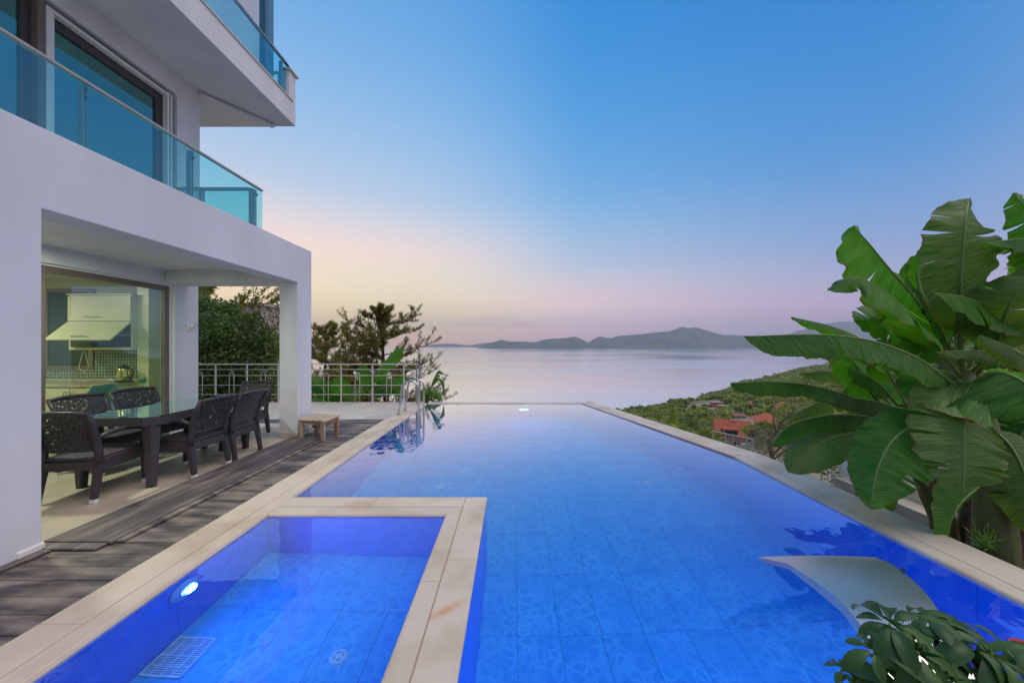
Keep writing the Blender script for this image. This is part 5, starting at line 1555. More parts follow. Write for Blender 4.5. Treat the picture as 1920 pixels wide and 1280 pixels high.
LF(bA, [(1850, 900, 3.05), (1832, 915, 2.85), (1800, 945, 2.75), (1782, 985, 2.7), (1778, 1045, 2.7)], 0.11, (0.5, -0.8, 0.3), fold=20, mat='ban_a', seed=6, stalk=0.1, wl=0.4, wr=1.7)
LF(bA, [(1870, 700, 3.1), (1850, 655, 2.85), (1800, 650, 2.8), (1757, 657, 2.75)][::-1] and [(1960, 690, 2.9), (1900, 668, 2.85), (1830, 657, 2.8), (1755, 659, 2.78)], 0.12, (0, 0.1, 1), fold=(78, 50), mat='ban_c', tears=9, seed=7, stalk=0.05, rag=0.1)
LF(bA, [(1990, 700, 2.8), (1930, 672, 2.7), (1880, 645, 2.65), (1836, 628, 2.6)], 0.12, (0, -0.2, 1), fold=(65, 40), mat='ban_c', tears=4, seed=8, stalk=0.05)
# B: middle, tall upright leaves
bB = bplant((5.0, 3.7, -1.1), 'tall banana plant whose broad upright leaves stand highest over the clump')
stem(bB, [(5.0, 3.7, -1.1), P(1835, 900, 3.6), P(1815, 780, 3.55), P(1803, 690, 3.5)], 0.14, 0.08)
LF(bB, [(1803, 700, 3.5), (1799, 620, 3.35), (1801, 540, 3.2), (1806, 460, 3.15), (1811, 410, 3.15), (1818, 372, 3.25)], 0.36, (-0.15, -1, 0.1), fold=6, mat='ban_c', tears=2, seed=11, stalk=0.2, wl=0.85, wr=1.0)
LF(bB, [(1798, 700, 3.5), (1755, 620, 3.4), (1712, 555, 3.25), (1668, 505, 3.15), (1628, 455, 3.1), (1600, 424, 3.1)], 0.43, (-0.2, -1, 0.35), fold=(6, 34), mat='ban_b', tears=2, seed=12, stalk=0.14, wl=0.95, wr=0.85, tp=3)
LF(bB, [(1800, 705, 3.5), (1770, 665, 3.2), (1724, 610, 3.0), (1685, 568, 2.9), (1640, 535, 2.85), (1600, 520, 2.85), (1552, 545, 2.9)], 0.28, (0.25, -0.6, 0.9), fold=(12, 22), mat='ban_b', tears=3, seed=13, stalk=0.16, wl=1.1, wr=0.75)
LF(bB, [(1795, 690, 3.6), (1752, 600, 3.6), (1741, 545, 3.55), (1743, 495, 3.5), (1748, 450, 3.5)], 0.17, (-0.2, -1, 0.1), fold=8, mat='ban_b', seed=14, stalk=0.25)
LF(bB, [(1790, 690, 3.7), (1725, 590, 3.7), (1706, 540, 3.7), (1700, 492, 3.7)], 0.11, (-0.3, -1, 0.1), fold=10, mat='ban_b', seed=15, stalk=0.3)
LF(bB, [(1830, 700, 3.5), (1880, 600, 3.3), (1845, 572, 3.1), (1800, 555, 3.0), (1746, 548, 3.0)], 0.24, (0.2, -0.8, 0.8), fold=(10, 45), mat='ban_b', tears=1, seed=16, stalk=0.25, wl=1.3, wr=0.35)
LF(bB, [(1830, 705, 3.5), (1870, 640, 3.2), (1885, 590, 3.0), (1910, 545, 2.9), (1960, 500, 2.85)], 0.26, (-0.6, -0.7, 0.3), fold=(18, 10), mat='ban_c', tears=1, seed=17, stalk=0.15)
LF(bB, [(1900, 640, 3.3), (1955, 520, 3.2), (1945, 450, 3.1), (1910, 448, 3.05), (1845, 455, 3.0)], 0.19, (0.1, -0.5, 1), fold=(35, 60), mat='ban_a', tears=7, seed=18, stalk=0.15, rag=0.08)
LF(bB, [(2010, 640, 3.2), (1990, 520, 3.1), (1955, 430, 3.05), (1900, 362, 3.05)], 0.24, (-0.35, -1, 0.1), fold=8, mat='ban_a', tears=3, seed=19, stalk=0.2)
m_ = MB(); m_.tube([P(1742, 580, 3.0) - Vector(bB.location), P(1725, 545, 3.0) - Vector(bB.location), P(1719, 510, 3.0) - Vector(bB.location), P(1730, 497, 2.98) - Vector(bB.location), P(1750, 490, 2.97) - Vector(bB.location)], [0.018, 0.014, 0.010, 0.007, 0.004], 8)
m_.build('young_leaf_shoot', M['midrib'], bB, smooth=True)
# C: left, leaning stem with low leaves
bC = bplant((4.55, 3.75, -1.0), 'leaning banana stem whose low leaves reach left over the valley')
stem(bC, [(4.75, 3.7, -1.05), P(1768, 975, 3.65), P(1738, 910, 3.7), P(1712, 840, 3.8), P(1700, 780, 3.9)], 0.11, 0.07)
LF(bC, [(1700, 780, 3.9), (1655, 767, 3.7), (1600, 745, 3.55), (1520, 722, 3.4), (1440, 715, 3.3), (1369, 718, 3.25)], 0.15, (0, 0.1, 1), fold=(74, 50), mat='ban_a', seed=21, stalk=0.2, tears=2, tp=5)
LF(bC, [(1700, 790, 3.9), (1650, 785, 3.6), (1605, 778, 3.4), (1545, 779, 3.3), (1480, 797, 3.25), (1445, 835, 3.25)], 0.16, (0.1, -0.2, 1), fold=(66, 45), mat='ban_a', seed=22, stalk=0.18, tears=1, tp=5)
LF(bC, [(1705, 800, 3.9), (1660, 808, 3.5), (1600, 812, 3.3), (1548, 826, 3.2), (1505, 858, 3.15), (1478, 885, 3.15)], 0.21, (-0.3, -0.6, 0.9), fold=(14, 18), mat='ban_c', seed=23, stalk=0.2, tears=2)
LF(bC, [(1705, 775, 3.9), (1690, 767, 3.7), (1640, 752, 3.55), (1590, 746, 3.5), (1548, 748, 3.45)], 0.18, (0, 0.1, 1), fold=(80, 50), mat='ban_c', seed=24, stalk=0.05, tears=14, rag=0.15)
LF(bC, [(1695, 780, 4.0), (1640, 745, 3.8), (1615, 700, 3.7), (1580, 655, 3.6), (1565, 640, 3.6)], 0.30, (0.35, -1, 0.3), fold=6, mat='ban_b', seed=25, stalk=0.12, tears=2, wl=1.15, wr=1.0)
LF(bC, [(1690, 790, 4.2), (1600, 745, 4.2), (1555, 748, 4.1), (1515, 763, 4.0), (1470, 787, 4.0)], 0.15, (0.1, -0.4, 1), fold=(35, 50), mat='ban_c', seed=26, stalk=0.25, tears=2)
LF(bC, [(1690, 780, 4.3), (1640, 730, 4.2), (1590, 705, 4.2), (1540, 697, 4.2), (1498, 700, 4.2)], 0.16, (0.1, -0.4, 1), fold=(35, 50), mat='ban_c', seed=27, stalk=0.2, tears=3)
LF(bC, [(1700, 760, 4.2), (1660, 690, 4.1), (1620, 640, 4.1), (1560, 612, 4.1), (1484, 594, 4.1)], 0.15, (0, -0.2, 1), fold=(30, 55), mat='ban_b', seed=28, stalk=0.25, tears=1)
LF(bC, [(1715, 860, 3.8), (1670, 890, 3.5), (1650, 930, 3.4), (1640, 985, 3.35)], 0.2, (-0.4, -1, 0.3), fold=20, mat='ban_a', seed=29, stalk=0.1)
rX = random.Random(12)
for k, (pl, b0, tip_, w_) in enumerate([(bB, (1803, 700, 3.5), (1700, 520, 3.3), .13), (bB, (1803, 700, 3.5), (1775, 470, 3.45), .14), (bB, (1806, 705, 3.5), (1690, 640, 3.1), .13), (bB, (1815, 705, 3.5), (1893, 660, 3.1), .13),
        (bA, (1822, 735, 3.0), (1745, 690, 2.7), .12), (bA, (1815, 745, 3.0), (1730, 850, 2.85), .12), (bC, (1702, 790, 3.9), (1600, 900, 3.5), .14), (bC, (1700, 780, 3.9), (1590, 690, 3.5), .14),
        (bC, (1705, 795, 3.9), (1655, 865, 3.5), .13), (bB, (1803, 700, 3.5), (1650, 590, 3.3), .15), (bB, (1810, 700, 3.5), (1900, 520, 3.3), .16), (bA, (1835, 760, 3.05), (1900, 930, 2.8), .14)]):
    mx_ = (b0[0] + tip_[0]) / 2 + rX.uniform(-12, 12); my_ = (b0[1] + tip_[1]) / 2 - abs(tip_[0] - b0[0]) * 0.16
    LF(pl, [b0, (mx_, my_, (b0[2] + tip_[2]) / 2 - 0.05), tip_], w_, (rX.uniform(-0.5, 0.3), -0.8, rX.uniform(0.3, 1.0)), fold=(rX.uniform(10, 50), rX.uniform(10, 50)), mat=rX.choice(['ban_a', 'ban_b', 'ban_b']), seed=120 + k, stalk=0.28, tears=rX.choice([2, 4, 8]), rag=0.07, tp=3)
# D: rear plants filling the clump
bD = bplant((6.6, 4.9, -1.3), 'rear banana plant deep in the middle of the clump behind the broad leaves')
stem(bD, [(6.6, 4.9, -1.3), P(1800, 800, 4.8), P(1775, 690, 4.8), P(1765, 640, 4.8)], 0.14, 0.08)
rD = random.Random(44)
for k, (tx_, ty_) in enumerate([(1600, 600), (1650, 560), (1710, 480), (1850, 560), (1930, 600), (1960, 740), (1600, 850), (1700, 880), (1640, 690), (1880, 840), (1960, 480), (1585, 730), (1760, 860), (1690, 600)]):
    mx_, my_ = (1770 + tx_) / 2 + rD.uniform(-25, 25), (660 + ty_) / 2 - abs(tx_ - 1770) * 0.14
    d1 = rD.uniform(4.0, 5.2)
    LF(bD, [(1770, 680, 4.8), (mx_, my_, (4.8 + d1) / 2), (tx_, ty_, d1)], rD.uniform(0.22, 0.32), (rD.uniform(-0.5, 0.3), -0.8, rD.uniform(0.2, 1.0)), fold=rD.uniform(10, 40), mat=rD.choice(['ban_a', 'ban_b', 'ban_c']), seed=60 + k, stalk=0.22, tears=rD.choice([1, 2, 4]))
bE = bplant((5.3, 3.25, -1.1), 'banana plant cut by the right edge of the photograph with ragged dark leaves')
stem(bE, [(5.3, 3.25, -1.1), P(1985, 900, 3.2), P(1980, 760, 3.2)], 0.14, 0.08)
for k, (tx_, ty_, fo) in enumerate([(1900, 960, 25), (1880, 1010, 30), (1950, 860, 20), (1985, 1000, 20), (1890, 880, 25), (1870, 770, 30)]):
    LF(bE, [(1980, 770, 3.2), ((1980 + tx_) / 2 - 5, (740 + ty_) / 2 - 20, 3.2), (tx_, ty_, 3.25)], 0.2, (-0.4, -0.8, 0.5), fold=fo, mat=['ban_a', 'ban_c'][k % 2], seed=80 + k, stalk=0.18, tears=3)
# dead hanging leaves round the stems
def dead(pl, a, b, w, seed):
    banana_leaf(pl, [P(*a), P((a[0] + b[0]) / 2 + 6, (a[1] + b[1]) / 2, (a[2] + b[2]) / 2), P(*b)], w, (-0.3, -1, 0), fold=50, mat='ban_dead', tears=5, seed=seed, stalk=0.05, name='dry_leaf', rag=0.2, curl=40)
M['ban_dead'] = M['dead_leaf']
for i, (a, b, w) in enumerate([((1905, 900, 3.1), (1925, 1075, 2.95), .07), ((1890, 880, 3.2), (1898, 1040, 3.15), .05), ((1760, 880, 3.8), (1790, 1000, 3.7), .07), ((1835, 900, 3.5), (1820, 1040, 3.3), .08), ((1930, 950, 3.0), (1915, 1090, 2.85), .10)]):
    dead([bA, bA, bC, bB, bE][i], a, b, w, 90 + i)

# bananas behind the railing at the far end
BG2 = 'banana plants behind the terrace railing'
bF = bplant((-4.0, 9.6, -1.6), 'banana plant behind the railing with one tall upright bright leaf', BG2)
stem(bF, [(-4.0, 9.6, -1.6), P(700, 760, 9.6), P(693, 735, 9.6)], 0.12, 0.07)
LF(bF, [(693, 740, 9.6), (704, 710, 9.5), (722, 685, 9.4), (742, 664, 9.3), (756, 652, 9.3)], 0.24, (-0.5, -0.9, 0.4), fold=(10, 20), mat='ban_b', seed=31, stalk=0.2)
LF(bF, [(693, 740, 9.6), (684, 715, 9.4), (678, 695, 9.3), (676, 685, 9.3)], 0.22, (-0.2, -1, 0.1), fold=10, mat='ban_a', seed=32, stalk=0.1)
LF(bF, [(693, 742, 9.6), (710, 730, 9.3), (735, 725, 9.2), (758, 745, 9.2)], 0.22, (-0.2, -1, 0.5), fold=15, mat='ban_a', seed=33, stalk=0.1)
LF(bF, [(693, 742, 9.6), (718, 722, 9.3), (748, 716, 9.2), (762, 700, 9.2)], 0.2, (0.1, -1, 0.5), fold=15, mat='ban_b', seed=34, stalk=0.1)
LF(bF, [(693, 745, 9.6), (675, 735, 9.2), (655, 745, 9.1), (640, 760, 9.1)], 0.2, (0, -1, 0.5), fold=15, mat='ban_c', seed=35, stalk=0.1)
bG_ = bplant((-5.3, 9.7, -1.6), 'banana plant behind the railing with long grey-green leaves low at the left', BG2)
stem(bG_, [(-5.3, 9.7, -1.6), P(640, 765, 9.7)], 0.11, 0.08)
LF(bG_, [(640, 765, 9.7), (618, 745, 9.3), (598, 722, 9.2), (575, 705, 9.2)], 0.26, (-0.3, -0.8, 0.7), fold=12, mat='ban_a', seed=36, stalk=0.05)
LF(bG_, [(650, 765, 9.7), (645, 745, 9.3), (632, 722, 9.2), (625, 708, 9.2)], 0.3, (-0.1, -1, 0.3), fold=8, mat='ban_b', seed=37, stalk=0.1)
LF(bG_, [(640, 768, 9.7), (615, 755, 9.3), (590, 748, 9.2), (570, 755, 9.2)], 0.18, (0, -0.8, 0.7), fold=20, mat='ban_b', seed=38, stalk=0.05)
bH = bplant((-2.4, 9.5, -1.6), 'small torn banana plant right of the railing end above the pool corner', BG2)
stem(bH, [(-2.4, 9.5, -1.6), P(800, 745, 9.5), P(806, 725, 9.5)], 0.07, 0.03)
LF(bH, [(803, 745, 9.5), (812, 715, 9.4), (822, 695, 9.4), (834, 702, 9.4)], 0.12, (0, -0.5, 1), fold=(40, 70), mat='ban_a', seed=39, stalk=0.2, tears=10, rag=0.3)
LF(bH, [(803, 745, 9.5), (808, 735, 9.3), (818, 738, 9.3), (828, 750, 9.3)], 0.16, (0, -0.8, 0.7), fold=25, mat='ban_a', seed=40, stalk=0.1, tears=3)
LF(bH, [(803, 745, 9.5), (798, 735, 9.3), (790, 740, 9.3), (785, 752, 9.3)], 0.16, (0, -0.8, 0.7), fold=25, mat='ban_b', seed=41, stalk=0.1, tears=3)
LF(bH, [(803, 738, 9.5), (815, 710, 9.4), (829, 715, 9.4), (832, 738, 9.4)], 0.08, (0, -0.8, 0.7), fold=45, mat='ban_a', seed=42, stalk=0.1, tears=8, rag=0.3)

# ---- garden bed, steps and shrubs beyond the right pool edge
xs_ = np.linspace(3.36, 16, 60); ys_ = np.linspace(-1.0, 9.5, 50)
X, Y = np.meshgrid(xs_, ys_)
edge_x = np.where(Y > 4.6, 3.39 - 0.3 * (Y - 4.6), 3.39)
X = edge_x + (X - 3.36)
Z = -0.22 - np.clip(X - edge_x - 0.35, 0, None) * 0.42 + fbm(X * 1.3, Y * 1.3, 5, 2) * 0.35
Z = np.where(Y > 4.0, Z - (Y - 4.0) * 0.55, Z)
Z = np.where(X - edge_x < 0.05, -0.12, np.minimum(Z, -0.12))
grid_mesh('garden_bed', X, Y, Z, M['soil'], kind='structure', label='dark planted earth slope beside the pool')
gs = empty('garden_steps', (5.2, 4.3, -2), kind='structure', label='pale stone steps behind the banana stems')
for k in range(5):
    b_ = MB(); b_.box(4.9 + k * 0.28, 5.178 + k * 0.28, 3.6, 5.2, -2.2, -0.52 + k * 0.13); at(gs, b_, 'step', M['stone'], bevel=0.006)
b_ = MB(); b_.box(5.2, 7.2, 5.21, 5.4, -2.2, -0.1); at(gs, b_, 'side_wall', M['plaster_warm'])
def shrub(base, rad, n, ln, wd, mat, label, seed, group=None, name='garden_shrub'):
    r = random.Random(seed)
    bls = [(base[0] + r.uniform(-.6, .6) * rad, base[1] + r.uniform(-.6, .6) * rad, base[2] + rad * r.uniform(0.3, 1.1), rad * r.uniform(.35, .6), rad * r.uniform(.35, .6), rad * r.uniform(.3, .55)) for _ in range(7)]
    return bushy_tree(name, base, bls, n, ln, wd, mat, label, 'shrub', (base[0], base[1], base[2] + rad * 0.6), tr=0.03, seed=seed, group=group)
shrub((5.3, 3.35, -1.0), 0.55, 1500, 0.10, 0.04, M['hedge'], 'dark low shrub in the shade under the banana leaves by the thick stem', 51)
shrub((5.6, 4.6, -1.7), 0.8, 2200, 0.10, 0.04, M['hedge'], 'dark shrub below the banana clump left of the steps', 52)
shrub((4.9, 6.3, -2.6), 1.0, 3000, 0.09, 0.03, M['wood_olive'], 'grey green shrub on the slope by the wire fence', 53)
shrub((7.8, 6.2, -2.2), 1.3, 3500, 0.11, 0.05, M['hedge'], 'deep green shrub at the back right of the banana clump', 54)
wd = empty('weed_tuft', P(1846, 1010, 2.85), label='bright green weed tuft at the foot of the thick banana stem', cat='weed')
rr_ = np.random.default_rng(5)
c_ = rr_.normal(size=(70, 3)) * np.array([.035, .035, .05]); V = leaves(c_, c_ + np.array([0, 0, .05]) + rr_.normal(size=(70, 3)) * .03, 0.07, 0.012, 0.1, rr_)
link_mesh('foliage', quads_mesh('weed_foliage', V, M['weed']), wd)
m_ = MB(); m_.tube([(0, 0, -0.12), (0, 0, 0.02)], 0.006, 5); m_.build('stalk', M['midrib'], wd)
# fences below the pool edge
def wire_fence(posts, h, label, nm='wire_fence'):
    t = empty(nm, posts[0], label=label, cat='fence')
    o = Vector(posts[0])
    for p in posts:
        m_ = MB(); q = Vector(p) - o; m_.tube([q + Vector((0, 0, -1.0)), q], 0.010, 8); m_.build('post', M['rail'], t)
    for k, dz in enumerate(h):
        m_ = MB(); m_.tube([Vector(p) - o - Vector((0, 0, dz)) for p in posts], 0.011 if k == 0 else 0.006, 6); m_.build('rail_wire', M['rail'], t)
wire_fence([P(1336, 806, 7.2), P(1360, 811, 7.0), P(1374, 814, 6.9), P(1400, 819, 6.7), P(1412, 822, 6.5)], [0.02, 0.2, 0.4], 'low metal guard rail below the pool edge in front of the red roofed house')
wire_fence([P(1540, 860, 5.6), P(1560, 868, 5.4), P(1575, 874, 5.2), P(1605, 884, 5.0), P(1640, 900, 4.8)], [0.0, 0.14, 0.28, 0.42], 'wire fence running below the pool edge under the low banana leaves')

# ---- umbrella plant in the right foreground
sp = empty('umbrella_plant', (1.15, 0.35, 0.0), label='glossy umbrella plant with fans of dark leaflets in the right foreground', cat='plant')
so_ = Vector(sp.location)
rs = random.Random(77)
leaflet_cache = []
for v_ in range(4):
    m_ = MB(); m_.uv = None
    L0, W0 = 1.0, 0.42
    prof = [(0, 0.02), (0.12, 0.35), (0.3, 0.8), (0.5, 1.0), (0.7, 0.98), (0.85, 0.75), (0.95, 0.4), (1.0, 0.05)]
    vs = []
    for (t_, ww) in prof:
        zc = 0.12 * math.sin(t_ * PI) - (0.30 + 0.1 * v_) * t_ * t_
        for s_ in (-1, -0.5, 0, 0.5, 1):
            vs.append((s_ * ww * W0 / 2, t_ * L0, zc + 0.09 * (abs(s_) ** 1.6) * ww * (1 if v_ % 2 else -0.6)))
    fs = []
    for i in range(len(prof) - 1):
        for k in range(4):
            a = i * 5 + k; fs.append((a, a + 1, a + 6, a + 5))
    m_.add(vs, fs)
    me_ = bpy.data.meshes.new('leaflet'); me_.from_pydata(m_.v, [], m_.f); me_.materials.append(M['sheff'])
    me_.polygons.foreach_set('use_smooth', [True] * len(me_.polygons)); me_.update()
    leaflet_cache.append(me_)
def fan(px, py, d, size, n, tilt, root=None, az0=0):
    c = P(px, py, d) - so_
    nrm_ = Vector(tilt).normalized()
    a_ = nrm_.orthogonal().normalized(); b__ = nrm_.cross(a_)
    m_ = MB()
    base = c - nrm_ * 0.12 + Vector((rs.uniform(-.03, .03), 0, -0.12)) if root is None else (P(*root) - so_)
    m_.tube([base, base.lerp(c, 0.5) + Vector((0, 0, 0.01)), c], [0.0045, 0.0035, 0.003], 6)
    st_ = m_.build('leaf_stalk', M['midrib'], sp)
    for i in range(n):
        an = az0 + 2 * PI * i / n * 0.93 + rs.uniform(-.12, .12)
        dirn = (a_ * math.cos(an) + b__ * math.sin(an)) + nrm_ * rs.uniform(-0.35, 0.1)
        dirn.normalize()
        up_ = (nrm_ - dirn * nrm_.dot(dirn)).normalized()
        x_ = dirn.cross(up_)
        Mx = Matrix((x_, dirn, up_)).transposed().to_4x4()
        s_ = size * rs.uniform(0.62, 1.15)
        o = link_mesh('leaflet', leaflet_cache[rs.randrange(4)], sp)
        o.matrix_local = Matrix.Translation(c + dirn * 0.012) @ Mx @ Matrix.Diagonal((s_, s_, s_, 1))
for (px, py, d, size, n, tilt) in [
    (1668, 1168, 0.86, 0.085, 8, (-0.3, -0.3, 1)), (1742, 1160, 0.92, 0.075, 8, (0.0, 0.2, 1)), (1800, 1165, 0.95, 0.075, 8, (0.3, 0.1, 1)),
    (1722, 1222, 0.82, 0.105, 9, (0.05, -0.5, 1)), (1640, 1215, 0.84, 0.07, 7, (-0.5, -0.2, 0.9)), (1822, 1210, 0.86, 0.09, 8, (0.3, -0.4, 1)),
    (1860, 1225, 0.85, 0.095, 8, (0.4, -0.2, 1)), (1768, 1265, 0.8, 0.09, 8, (0.0, -0.5, 1)), (1900, 1262, 0.84, 0.085, 8, (0.4, -0.3, 1)),
    (1578, 1252, 0.9, 0.036, 7, (-0.3, -0.2, 1)), (1600, 1262, 0.9, 0.036, 7, (0.1, -0.1, 1)), (1628, 1262, 0.88, 0.045, 7, (-0.1, -0.3, 1)), (1655, 1275, 0.86, 0.05, 7, (0, -0.3, 1)),
    (1690, 1282, 0.84, 0.06, 8, (-0.2, -0.4, 1)), (1830, 1278, 0.83, 0.085, 8, (0.2, -0.5, 1)), (1950, 1225, 0.9, 0.09, 8, (0.4, -0.1, 1)), (1705, 1300, 0.82, 0.08, 8, (-0.2, -0.5, 1)),
    (1780, 1205, 0.9, 0.07, 7, (0.1, -0.2, 1)), (1870, 1290, 0.82, 0.08, 8, (0.2, -0.4, 1))]:
    fan(px, py, d, size, n, tilt, az0=rs.uniform(0, 6))
m_ = MB()
for (px, py, d) in [(1668, 1190, 0.87), (1742, 1180, 0.92), (1800, 1185, 0.95), (1722, 1240, 0.84), (1822, 1230, 0.88), (1600, 1275, 0.9), (1870, 1250, 0.86), (1900, 1275, 0.86)]:
    q = P(px, py, d) - so_; b0 = Vector((rs.uniform(-.05, .05), rs.uniform(-.05, .05), 0.05))
    branch_mb(m_, b0, q, 0.011, 0.005, 5, 0.03, rs)
m_.build('stems', M['bark'], sp, smooth=True)
m_ = MB(); m_.tube([P(1932, 1205, 0.85) - so_, P(1905, 1199, 0.85) - so_, P(1888, 1197, 0.85) - so_], [0.003, 0.004, 0.0015], 6); m_.build('red_bud', pmat('red_bud', (0.45, 0.03, 0.02), 0.4), sp)
pt_ = empty('plant_pot', (1.15, 0.35, 0.0), label='round pale plant pot holding the umbrella plant at the pool edge', cat='plant pot')
m_ = MB(); m_.lathe([(0.15, 0.003), (0.19, 0.28), (0.205, 0.29), (0.205, 0.32), (0.18, 0.32), (0.17, 0.28)], 28); m_.build('pot_body', M['concrete'], pt_, smooth=False)
m_ = MB(); m_.lathe([(0.172, 0.27), (0.172, 0.281)], 24); m_.build('pot_soil', M['soil'], pt_)

# ================================================================ HILLSIDE: trees and houses
def tree_mesh(seed, mat, n=520, r=1.0, h=1.0, clump=0.16, cone=False):
    g = np.random.default_rng(seed)
    if cone:
        z = g.random(n) ** 1.3; a = g.random(n) * 2 * PI; rad = (1 - z) * 0.42 * (0.5 + 0.5 * g.random(n)) * (1 + 0.25 * np.sin(z * 40))
        c = np.stack([np.cos(a) * rad, np.sin(a) * rad, 0.12 + z * 0.88], -1); d = unit(c * np.array([1, 1, 0]) + np.array([0, 0, .3]))
        V = leaves(c, d + g.normal(size=(n, 3)) * 0.4, clump * (1 - 0.5 * z), clump * 0.4, 0.2, g)
    else:
        bls = [(g.uniform(-.28, .28), g.uniform(-.28, .28), 0.62 + g.uniform(-.22, .22), g.uniform(.16, .3), g.uniform(.16, .3), g.uniform(.13, .24)) for _ in range(9)]
        c, d = blob_points(n, bls, g, 0.5)
        V = leaves(c, d + g.normal(size=(n, 3)) * 0.7, clump * (0.6 + 0.8 * g.random(n)), clump * 0.7, 0.25, g)
    return quads_mesh('tree_crown', V, mat), V
TM = [tree_mesh(100 + i, M['wood_green'], 900, clump=0.10) for i in range(5)]
TC = [tree_mesh(200 + i, M['yellow_pine'], 1100, clump=0.10, cone=True) for i in range(2)]
TO = [tree_mesh(300 + i, M['wood_olive'], 900, clump=0.09) for i in range(2)]
trunk_m = MB()
trunk_m.tube([(0, 0, -0.15), (0.01, 0, 0.2), (0, 0.02, 0.45), (0.02, 0, 0.7)], [0.035, 0.028, 0.022, 0.01], 6)
for a_ in range(5):
    trunk_m.tube([(0, 0.01, 0.35 + a_ * 0.05), (math.cos(a_ * 1.3) * 0.25, math.sin(a_ * 1.3) * 0.25, 0.6 + a_ * 0.04)], [0.014, 0.004], 4)
trunk_me = trunk_m.mesh('tree_trunk', M['bark'])
def far_tree(x, y, h, w, kind, label, group, z=None, seed=0, name='hillside_tree', cat='tree'):
    z = float(ground_z(x, y)) - 0.02 * h if z is None else z
    t = empty(name, (x, y, z), seed * 1.7, label=label, cat=cat, group=group)
    me = {'g': TM, 'c': TC, 'o': TO}[kind]
    c = link_mesh('crown', me[seed % len(me)][0], t); c.scale = (w, w, h)
    k = link_mesh('trunk', trunk_me, t); k.scale = (h * 0.7, h * 0.7, h)
    return t
def onground(px, py):
    """where the sight line through a photograph position meets the hillside"""
    d = np.arange(12, 2500, 0.5)
    x = (px - 960) / 640 * d; z = 1.5 + (645 - py) / 640 * d
    g_ = ground_z(x, d)
    hit = np.nonzero(z < g_)[0]
    return (float(x[hit[0]]), float(d[hit[0]]), float(g_[hit[0]])) if len(hit) else None
GT = 'trees scattered over the hillside below the pool'
far_tree(*onground(1262, 812)[:2], 17, 13, 'c', 'tall yellow green conifer standing above the woods by the shore', None, seed=0, name='conifer_tree', cat='conifer')
far_tree(*onground(1294, 818)[:2], 11, 11, 'c', 'shorter yellow green conifer right of the tall one', None, seed=1, name='conifer_tree', cat='conifer')
# houses
def far_house(name, px, py, w, dep, h, rz, wall, roof, label, rows=2, roofh=0.35, hip=True, cols=3):
    q = onground(px, py)
    t = empty(name, q, rz, label=label, cat='house')
    m_ = MB(); m_.box(-w / 2, w / 2, -dep / 2, dep / 2, -3, h); m_.build('wall', wall, t)
    m_ = MB(); o = 0.5; rh = w * roofh * 0.5
    if hip:
        i = dep / 2
        vs = [(-w / 2 - o, -dep / 2 - o, h), (w / 2 + o, -dep / 2 - o, h), (w / 2 + o, dep / 2 + o, h), (-w / 2 - o, dep / 2 + o, h), (-w / 2 + i, 0, h + rh), (w / 2 - i, 0, h + rh)]
        m_.add(vs, [(3, 2, 1, 0), (0, 1, 5, 4), (2, 3, 4, 5), (1, 2, 5), (3, 0, 4)])
    else:
        vs = [(-w / 2 - o, -dep / 2 - o, h + 0.1), (w / 2 + o, -dep / 2 - o, h + 0.1), (w / 2 + o, dep / 2 + o, h + 0.1), (-w / 2 - o, dep / 2 + o, h + 0.1), (-w / 2 - o, 0, h + rh), (w / 2 + o, 0, h + rh)]
        m_.add(vs, [(3, 2, 1, 0), (0, 1, 5, 4), (2, 3, 4, 5), (1, 2, 5), (3, 0, 4)])
    m_.build('roof', roof, t)
    for f in range(rows):
        for k in range(cols):
            xx = -w / 2 + w * (k + 0.5) / cols; z0 = 0.9 + f * 2.9
            if z0 + 1.4 > h: continue
            m_ = MB(); m_.box(xx - 0.6, xx + 0.6, -dep / 2 - 0.06, -dep / 2 + 0.02, z0, z0 + 1.4); wo = m_.build('window', M['frame_white'], t)
            m_ = MB(); m_.box(xx - 0.5, xx + 0.5, -dep / 2 - 0.08, -dep / 2 - 0.061, z0 + 0.1, z0 + 1.3); m_.build('pane', M['window_dark'], wo)
    return t, q
h1, q1 = far_house('red_roofed_house', 1372, 836, 9.5, 6.5, 4.0, R(-20), M['house_peach'], M['roof'], 'peach house with a large orange red roof just below the pool edge', rows=1, roofh=0.95, hip=False)
m_ = MB(); m_.box(-3.0, 1.0, -3.6, -2.4, 4.2, 6.0); m_.build('dormer', M['house_peach'], h1)
m_ = MB(); m_.box(-2.7, 0.7, -3.64, -3.605, 4.5, 5.7); m_.build('dormer_window', M['window_dark'], h1)
m_ = MB(); m_.box(-3.3, 1.3, -3.9, -2.2, 6.005, 6.25); m_.build('dormer_roof', M['roof'], h1)
m_ = MB(); m_.box(-0.8, 1.4, -0.5, 0.6, 6.8, 8.1); m_.build('roof_terrace', M['window_dark'], h1)
m_ = MB(); m_.box(1.6, 4.9, -4.6, -3.27, 2.0, 2.15); m_.box(1.6, 1.75, -4.6, -4.4, -2, 1.99); m_.box(4.75, 4.9, -4.6, -4.4, -2, 1.99); m_.build('balcony', M['house_white'], h1)
h2, q2 = far_house('cream_villa', 1443, 812, 11, 8, 5.0, R(-25), M['house_white'], M['roof'], 'cream villa with a red hipped roof beside a swimming pool down the slope', rows=2, roofh=0.5)
m_ = MB(); m_.box(-9.5, -5.505, -5, 3.5, -3, 1.6); m_.build('terrace_wing', M['house_white'], h2)
for k in range(4):
    m_ = MB(); m_.box(-9.3 + k * 1.0, -8.9 + k * 1.0, -5.05, -5.001, 0.1, 1.2); m_.build('arch_opening', M['window_dark'], h2)
pq = onground(1402, 792)
vp = empty('villa_pool', pq, R(-20), kind='structure', label='pale paved pool terrace of the villa')
